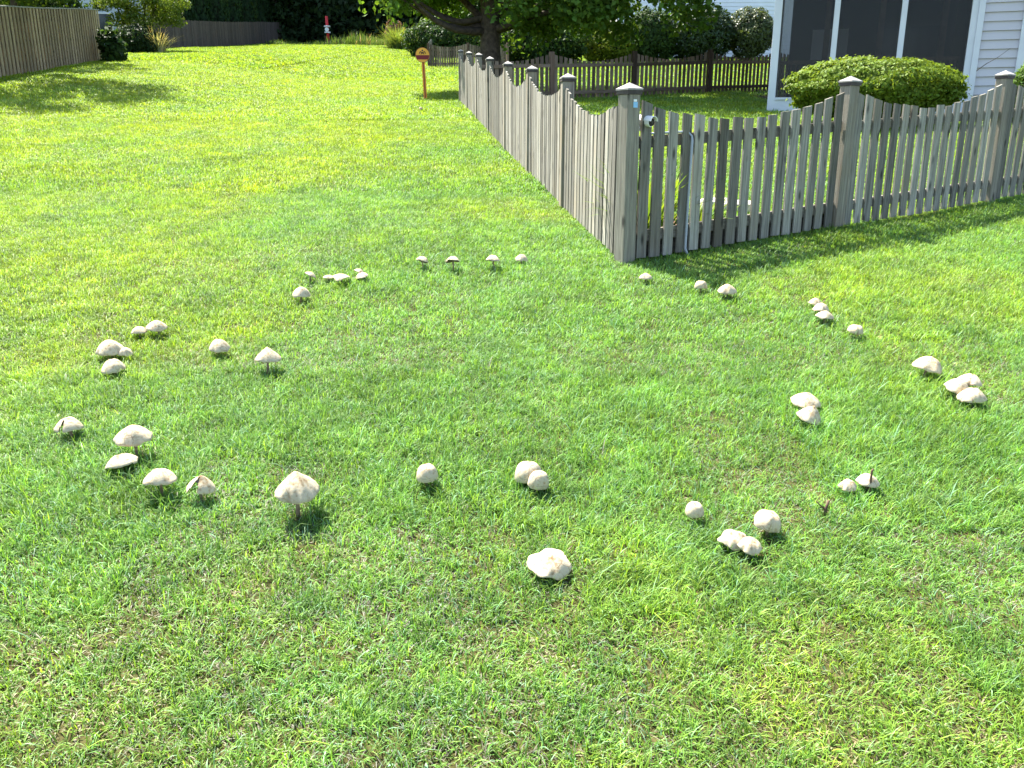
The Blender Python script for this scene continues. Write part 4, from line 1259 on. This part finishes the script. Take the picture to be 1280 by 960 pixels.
mushroom("tiny white mushroom in the grass below the round marker sign", 526, 136, 5, 4, 'button', .4, (0, 0), 90, wav=.5)

q = at(1085, 622)
b = MB(); b.tube([(0, 0, -.02), (.003, .002, .06), (.002, 0, .11), (.006, -.002, .118)], [.007, .005, .0045, .004], 8)
tag(b.build("bare_stalk", M['dead_stem'], None, q, smooth=True), "thin bare dark mushroom stalk in front of a flat cap at the right", "stalk")
q = at(1030, 645)
b = MB(); b.tube([(0, 0, -.02), (.004, 0, .03), (.012, .002, .062)], [.008, .006, .005], 8)
b.tube([(.002, 0, .025), (-.02, .0, .045), (-.035, 0, .06)], [.004, .003, .002], 6)
tag(b.build("bare_stalk", M['dead_stem'], None, q, smooth=True), "broken brown stalk with a side stub between the mushrooms at the right", "stalk")

# ------------------------------------------------------------------ grass
RC = at(640, 470)
# turf colour varies over the lawn: bluer and lusher in the ring, yellower on the left and up the slope
m, n, l, b = new_mat('grass_blade')
at_ = n.new("ShaderNodeAttribute"); at_.attribute_name = "bcol"
geo = n.new("ShaderNodeNewGeometry"); sep = n.new("ShaderNodeSeparateXYZ"); l.new(geo.outputs["Position"], sep.inputs[0])
def mth(op, a_, b_=None, clamp=False):
    x = n.new("ShaderNodeMath"); x.operation = op; x.use_clamp = clamp
    for i_, q_ in enumerate((a_, b_)):
        if q_ is None: continue
        if isinstance(q_, (int, float)): x.inputs[i_].default_value = q_
        else: l.new(q_, x.inputs[i_])
    return x.outputs[0]
def rng_(v_, a0, a1, b0, b1, smooth=True):
    x = n.new("ShaderNodeMapRange"); x.interpolation_type = 'SMOOTHSTEP' if smooth else 'LINEAR'
    for i_, q_ in enumerate((a0, a1, b0, b1)): x.inputs[i_ + 1].default_value = q_
    l.new(v_, x.inputs[0]); return x.outputs[0]
X_, Y_ = sep.outputs[0], sep.outputs[1]
dist = n.new("ShaderNodeVectorMath"); dist.operation = 'DISTANCE'; l.new(geo.outputs["Position"], dist.inputs[0]); dist.inputs[1].default_value = RC
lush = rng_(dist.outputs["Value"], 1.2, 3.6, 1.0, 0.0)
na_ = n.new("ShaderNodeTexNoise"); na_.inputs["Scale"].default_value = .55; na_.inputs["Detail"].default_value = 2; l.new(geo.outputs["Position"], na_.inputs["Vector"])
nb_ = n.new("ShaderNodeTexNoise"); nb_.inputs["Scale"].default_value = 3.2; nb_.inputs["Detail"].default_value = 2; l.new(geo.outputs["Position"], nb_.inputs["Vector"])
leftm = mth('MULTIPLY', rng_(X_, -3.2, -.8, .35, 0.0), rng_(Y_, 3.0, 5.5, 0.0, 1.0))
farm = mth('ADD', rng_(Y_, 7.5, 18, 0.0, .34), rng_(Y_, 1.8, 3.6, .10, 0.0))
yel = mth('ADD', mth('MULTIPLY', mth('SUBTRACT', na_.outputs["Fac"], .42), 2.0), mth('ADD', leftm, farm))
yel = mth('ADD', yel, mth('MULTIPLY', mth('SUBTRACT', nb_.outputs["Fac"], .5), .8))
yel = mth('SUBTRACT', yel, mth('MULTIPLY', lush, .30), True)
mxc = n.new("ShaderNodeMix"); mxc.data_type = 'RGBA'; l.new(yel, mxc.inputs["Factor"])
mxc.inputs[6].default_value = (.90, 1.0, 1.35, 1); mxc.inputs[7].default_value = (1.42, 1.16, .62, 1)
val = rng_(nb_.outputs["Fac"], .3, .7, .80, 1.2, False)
mu = n.new("ShaderNodeMix"); mu.data_type = 'RGBA'; mu.blend_type = 'MULTIPLY'; mu.inputs["Factor"].default_value = 1
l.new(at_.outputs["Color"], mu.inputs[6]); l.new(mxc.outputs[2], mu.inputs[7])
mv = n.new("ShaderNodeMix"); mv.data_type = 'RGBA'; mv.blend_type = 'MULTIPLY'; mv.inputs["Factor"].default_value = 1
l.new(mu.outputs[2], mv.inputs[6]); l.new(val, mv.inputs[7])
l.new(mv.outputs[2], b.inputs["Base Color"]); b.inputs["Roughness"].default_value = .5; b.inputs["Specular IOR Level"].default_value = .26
tg = n.new("ShaderNodeMix"); tg.data_type = 'RGBA'; tg.blend_type = 'MULTIPLY'; tg.inputs["Factor"].default_value = 1
l.new(mv.outputs[2], tg.inputs[6]); tg.inputs[7].default_value = (1.2, 1.15, .5, 1)
tr = n.new("ShaderNodeBsdfTranslucent"); l.new(tg.outputs[2], tr.inputs["Color"])
ms = n.new("ShaderNodeMixShader"); ms.inputs[0].default_value = .45
l.new(b.outputs[0], ms.inputs[1]); l.new(tr.outputs[0], ms.inputs[2]); l.new(ms.outputs[0], n["Material Output"].inputs["Surface"])
M['grass'] = m

def grass_tile(name, T, n, lmin, lmax, wmin, wmax, seed, straw=.08, tall=0.0, segs=3, base=(0.120, 0.262, 0.038), tuft=.05, lean=.75, kv=1.0, broad=0.0):
    """square of turf T metres across: blades gathered in tufts, each blade an arching strip"""
    r = np.random.default_rng(seed)
    nt = max(8, int(T * T / (tuft * tuft * 1.6)))
    tc_ = r.uniform(-T / 2, T / 2, (nt, 2)); taz = r.uniform(0, 6.283, nt); tstr = np.clip(r.normal(straw, straw * 1.2, nt), 0, .9)
    thk = r.uniform(.7, 1.25, nt); tval = r.uniform(.75, 1.25, nt); tyel = r.random(nt)
    ti = r.integers(0, nt, n)
    loose = r.random(n) < .45
    p = tc_[ti] + r.normal(0, tuft * .55, (n, 2))
    p = np.where(loose[:, None], r.uniform(-T / 2, T / 2, (n, 2)), p)
    p = (p + T / 2) % T - T / 2
    az = np.where(r.random(n) < .55, taz[ti] + r.normal(0, .8, n), r.uniform(0, 6.283, n))
    L = r.uniform(lmin, lmax, n) * thk[ti]
    w = r.uniform(wmin, wmax, n)
    ln = np.abs(r.normal(0, lean * .8, n)) + .05
    bend = r.uniform(.3, 2.3, n)
    isst = r.random(n) < tstr[ti]
    istall = r.random(n) < tall
    L = np.where(istall, L * r.uniform(1.5, 2.3, n), L); bend = np.where(istall, r.uniform(1.2, 2.4, n), bend)
    ln = np.where(isst, r.uniform(.5, 1.45, n), ln); L = np.where(isst, L * .75, L)
    k = (1 + kv * (r.uniform(.5, 1.5, n) * tval[ti] - 1))[:, None]
    isb = r.random(n) < broad
    w = np.where(isb, r.uniform(.007, .012, n), w); L = np.where(isb, r.uniform(.016, .034, n), L); ln = np.where(isb, r.uniform(.5, 1.2, n), ln)
    y = (np.clip(.7 * tyel[ti] + .5 * r.random(n) - .2, 0, 1))[:, None]
    bc = np.array(base)[None, :]
    col = bc * k * np.concatenate([1 + .75 * y, 1 + .12 * y, 1 - .2 * y], 1)
    pale = (r.random(n) < .10)[:, None]  # random blades coloured pale to stand for light glancing off them
    col = np.where(pale, np.array([[.22, .36, .15]]) * k, col)
    col = np.where(isst[:, None], np.array([[.30, .265, .15]]) * r.uniform(.55, 1.3, (n, 1)), col)
    dx, dy = np.cos(az), np.sin(az)
    q = np.concatenate([p, np.full((n, 1), -.006)], 1)
    ang = ln.copy(); V = np.zeros((n, segs + 1, 2, 3))
    side = np.stack([-dy, dx, np.zeros(n)], 1)
    for i in range(segs + 1):
        t_ = i / segs
        ww = (w * (1 - t_ ** 2.2) * .5 + .0002)[:, None]
        V[:, i, 0] = q + side * ww; V[:, i, 1] = q - side * ww
        st = (L / segs)[:, None]
        q = q + np.stack([dx * np.sin(ang), dy * np.sin(ang), np.cos(ang)], 1) * st
        ang = ang + bend / segs
    V[:, :, :, 2] = np.maximum(V[:, :, :, 2], -.006)
    nv_ = (segs + 1) * 2
    idx = np.array([[2 * i, 2 * i + 1, 2 * i + 3, 2 * i + 2] for i in range(segs)])
    Fq = (np.arange(n)[:, None, None] * nv_ + idx[None]).reshape(-1)
    me = bpy.data.meshes.new(name)
    me.vertices.add(n * nv_); me.vertices.foreach_set("co", V.astype(np.float32).ravel())
    nf = n * segs
    me.loops.add(nf * 4); me.loops.foreach_set("vertex_index", Fq.astype(np.int32))
    me.polygons.add(nf); me.polygons.foreach_set("loop_start", np.arange(0, nf * 4, 4, dtype=np.int32)); me.polygons.foreach_set("loop_total", np.full(nf, 4, dtype=np.int32))
    ca = me.attributes.new("bcol", 'FLOAT_COLOR', 'POINT')
    C4 = np.repeat(np.concatenate([col, np.ones((n, 1))], 1), nv_, axis=0).reshape(n, segs + 1, 2, 4)
    root = np.array([1.0, .95, 1.1])
    ca.data.foreach_set("color", C4.astype(np.float32).ravel())
    me.materials.append(M['grass']); me.update()
    return bpy.data.objects.new(name, me)

def gn_scatter(name, pts, rot, scl, vid, protos):
    me = bpy.data.meshes.new(name)
    N = len(pts)
    me.vertices.add(N); me.vertices.foreach_set("co", pts.astype(np.float32).ravel())
    a = me.attributes.new("rot", 'FLOAT_VECTOR', 'POINT'); a.data.foreach_set("vector", rot.astype(np.float32).ravel())
    a = me.attributes.new("scl", 'FLOAT_VECTOR', 'POINT'); a.data.foreach_set("vector", scl.astype(np.float32).ravel())
    a = me.attributes.new("vid", 'INT', 'POINT'); a.data.foreach_set("value", vid.astype(np.int32))
    me.materials.append(M['grass'])
    o = obj(name, me)
    pc = bpy.data.collections.new(name + "_turf")
    for p in protos: pc.objects.link(p)
    ng = bpy.data.node_groups.new(name + "_scatter", 'GeometryNodeTree')
    ng.interface.new_socket("Geometry", in_out='INPUT', socket_type='NodeSocketGeometry')
    ng.interface.new_socket("Geometry", in_out='OUTPUT', socket_type='NodeSocketGeometry')
    nd = ng.nodes
    gi = nd.new("NodeGroupInput"); go = nd.new("NodeGroupOutput")
    iop = nd.new("GeometryNodeInstanceOnPoints"); ci = nd.new("GeometryNodeCollectionInfo")
    ci.inputs["Collection"].default_value = pc
    ci.inputs["Separate Children"].default_value = True
    ci.inputs["Reset Children"].default_value = True
    iop.inputs["Pick Instance"].default_value = True
    def na(nm, ty):
        x = nd.new("GeometryNodeInputNamedAttribute"); x.data_type = ty; x.inputs["Name"].default_value = nm; return x
    r_ = na("rot", 'FLOAT_VECTOR'); s_ = na("scl", 'FLOAT_VECTOR'); v_ = na("vid", 'INT')
    e2r = nd.new("FunctionNodeEulerToRotation")
    L = ng.links.new
    L(gi.outputs[0], iop.inputs["Points"]); L(ci.outputs[0], iop.inputs["Instance"])
    L(v_.outputs[0], iop.inputs["Instance Index"])
    L(r_.outputs[0], e2r.inputs[0]); L(e2r.outputs[0], iop.inputs["Rotation"])
    L(s_.outputs[0], iop.inputs["Scale"]); L(iop.outputs[0], go.inputs[0])
    md = o.modifiers.new("scatter", 'NODES'); md.node_group = ng
    return o

def excluded(x, y):
    """no turf inside the house or under the mulch"""
    c, s_ = math.cos(-HROT), math.sin(-HROT)
    hx = (x - PL.x) * c - (y - PL.y) * s_; hy = (x - PL.x) * s_ + (y - PL.y) * c
    if -.02 < hx < 6 and .2 < hy < 8: return True
    dxx, dyy = x - CORNER.x, y - CORNER.y
    det = fd.x * sdv.y - fd.y * sdv.x
    fs = (dxx * sdv.y - dyy * sdv.x) / det; fu = (fd.x * dyy - fd.y * dxx) / det
    return .25 < fs < 1.25 and .25 < fu < 1.2 and fs + fu < 2.0

def band(name, label, y0, y1, T, protos, margin, seed, pick):
    r = random.Random(seed)
    pts = []; rot = []; scl = []; vid = []
    y = y0 + T / 2
    while y < y1 + T * .01:
        xm = .615 * (y * 1.06 + T) + margin
        i0 = int(math.ceil(xm / T))
        for i in range(-i0, i0 + 1):
            x = i * T
            if excluded(x, y): continue
            e_ = T * .4
            gx = (G(x + e_, y) - G(x - e_, y)) / (2 * e_); gy = (G(x, y + e_) - G(x, y - e_)) / (2 * e_)
            nz = Vector((-gx, -gy, 1)).normalized()
            q = Vector((0, 0, 1)).rotation_difference(nz).to_matrix() @ Matrix.Rotation(r.randrange(4) * math.pi / 2, 3, 'Z')
            e = q.to_euler()
            mid_ = .5 * G(x, y) + .125 * (G(x + e_, y) + G(x - e_, y) + G(x, y + e_) + G(x, y - e_))
            pts.append((x, y, mid_ + (.02 if T >= 2 else 0))); rot.append((e.x, e.y, e.z))
            hz = .82 + .4 * float(fbm(np.array([x * 1.1 + 5]), np.array([y * 1.1]), 15, 2)[0])
            scl.append((1.01 if T < 2 else 1.06, 1.01 if T < 2 else 1.06, hz)); vid.append(pick(x, y, r))
        y += T
    o = gn_scatter(name, np.array(pts), np.array(rot), np.array(scl), np.array(vid), protos)
    o["kind"] = "stuff"; o["label"] = label; o["category"] = "grass"

def pick_near(x, y, r):
    dr = math.hypot(x - RC.x, y - RC.y)
    s_ = float(fbm(np.array([x * 1.3 + 31]), np.array([y * 1.3]), 8, 2)[0]) + .20 * (y < 3.0) - .10 * (dr < 2.2)
    if s_ > .57: return 8 + r.randrange(3)
    if dr < 2.6 and r.random() < .5: return 5 + r.randrange(3)
    return r.randrange(5)
near = [grass_tile("tuft_%02d" % i, .5, 7000, .028, .070, .0019, .0040, 200 + i, straw=.09, tall=.006, broad=.03) for i in range(5)]
near += [grass_tile("tuft_%02d" % (5 + i), .5, 7000, .032, .080, .0019, .0040, 210 + i, straw=.04, tall=.016, broad=.02) for i in range(3)]
near += [grass_tile("tuft_%02d" % (8 + i), .5, 6800, .024, .060, .0019, .0040, 220 + i, straw=.28, tall=.004, broad=.04) for i in range(3)]
band("grass", "short mown grass in the foreground around the nearest mushrooms", .75, 4.75, .5, near, .6, 301, pick_near)
ringp = [grass_tile("sprig_%02d" % i, .5, 4200, .030, .072, .0028, .0052, 230 + i, straw=.06, tall=.006) for i in range(5)]
ringp += [grass_tile("sprig_%02d" % (5 + i), .5, 4200, .036, .082, .0028, .0052, 240 + i, straw=.04, tall=.012) for i in range(3)]
ringp += [grass_tile("sprig_%02d" % (8 + i), .5, 4200, .026, .065, .0028, .0052, 250 + i, straw=.16, tall=.004) for i in range(3)]
band("grass", "short mown grass of the mushroom ring up to the fence corner", 4.75, 9.75, .5, ringp, 1.0, 302, pick_near)
pick5 = lambda x, y, r: r.randrange(5)
midp = [grass_tile("turf_%02d" % i, 1.0, 4500, .04, .085, .006, .011, 260 + i, straw=.03, tuft=.09, kv=.75) for i in range(5)]
band("grass", "mown grass of the middle lawn and the fenced yard", 9.75, 18.75, 1.0, midp, 1.5, 303, pick5)
mid2 = [grass_tile("sod_%02d" % i, 2.0, 6400, .05, .10, .012, .020, 280 + i, straw=.015, tuft=.16, kv=.55) for i in range(5)]
band("grass", "mown grass of the lawn beyond the side fence", 18.45, 34.45, 2.0, mid2, 2.0, 304, pick5)
farp = [grass_tile("sward_%02d" % i, 4.0, 6400, .07, .12, .03, .05, 290 + i, straw=.0, tuft=.35, segs=2, kv=.35) for i in range(5)]
band("grass", "bright mown grass at the far end of the lawn", 34.0, 82.0, 4.0, farp, 3.0, 305, pick5)

# longer blades left standing round the mushrooms
r = random.Random(404)
b = ([], []); cc = []
for (mx_, my_, w_) in SPOTS:
    for k_ in range(16):
        a = r.uniform(0, 6.283); rr = w_ * r.uniform(.18, .75)
        x, y = mx_ + math.cos(a) * rr, my_ + math.sin(a) * rr
        k = r.uniform(.6, 1.4)
        col = (.22 * k, .34 * k, .14 * k) if r.random() < .3 else (.115 * k, .25 * k, .035 * k)
        blade_strip(b, cc, (x, y, G(x, y) - .005), r.uniform(0, 6.283), r.uniform(.05, .11), r.uniform(.0022, .0042), r.uniform(.05, .7), r.uniform(.6, 2.2), col, 5)
tag(obj("grass", strip_mesh("grass", b, cc, M['grass'])), "longer arching grass blades standing round the mushroom stems", "grass", kind="stuff")
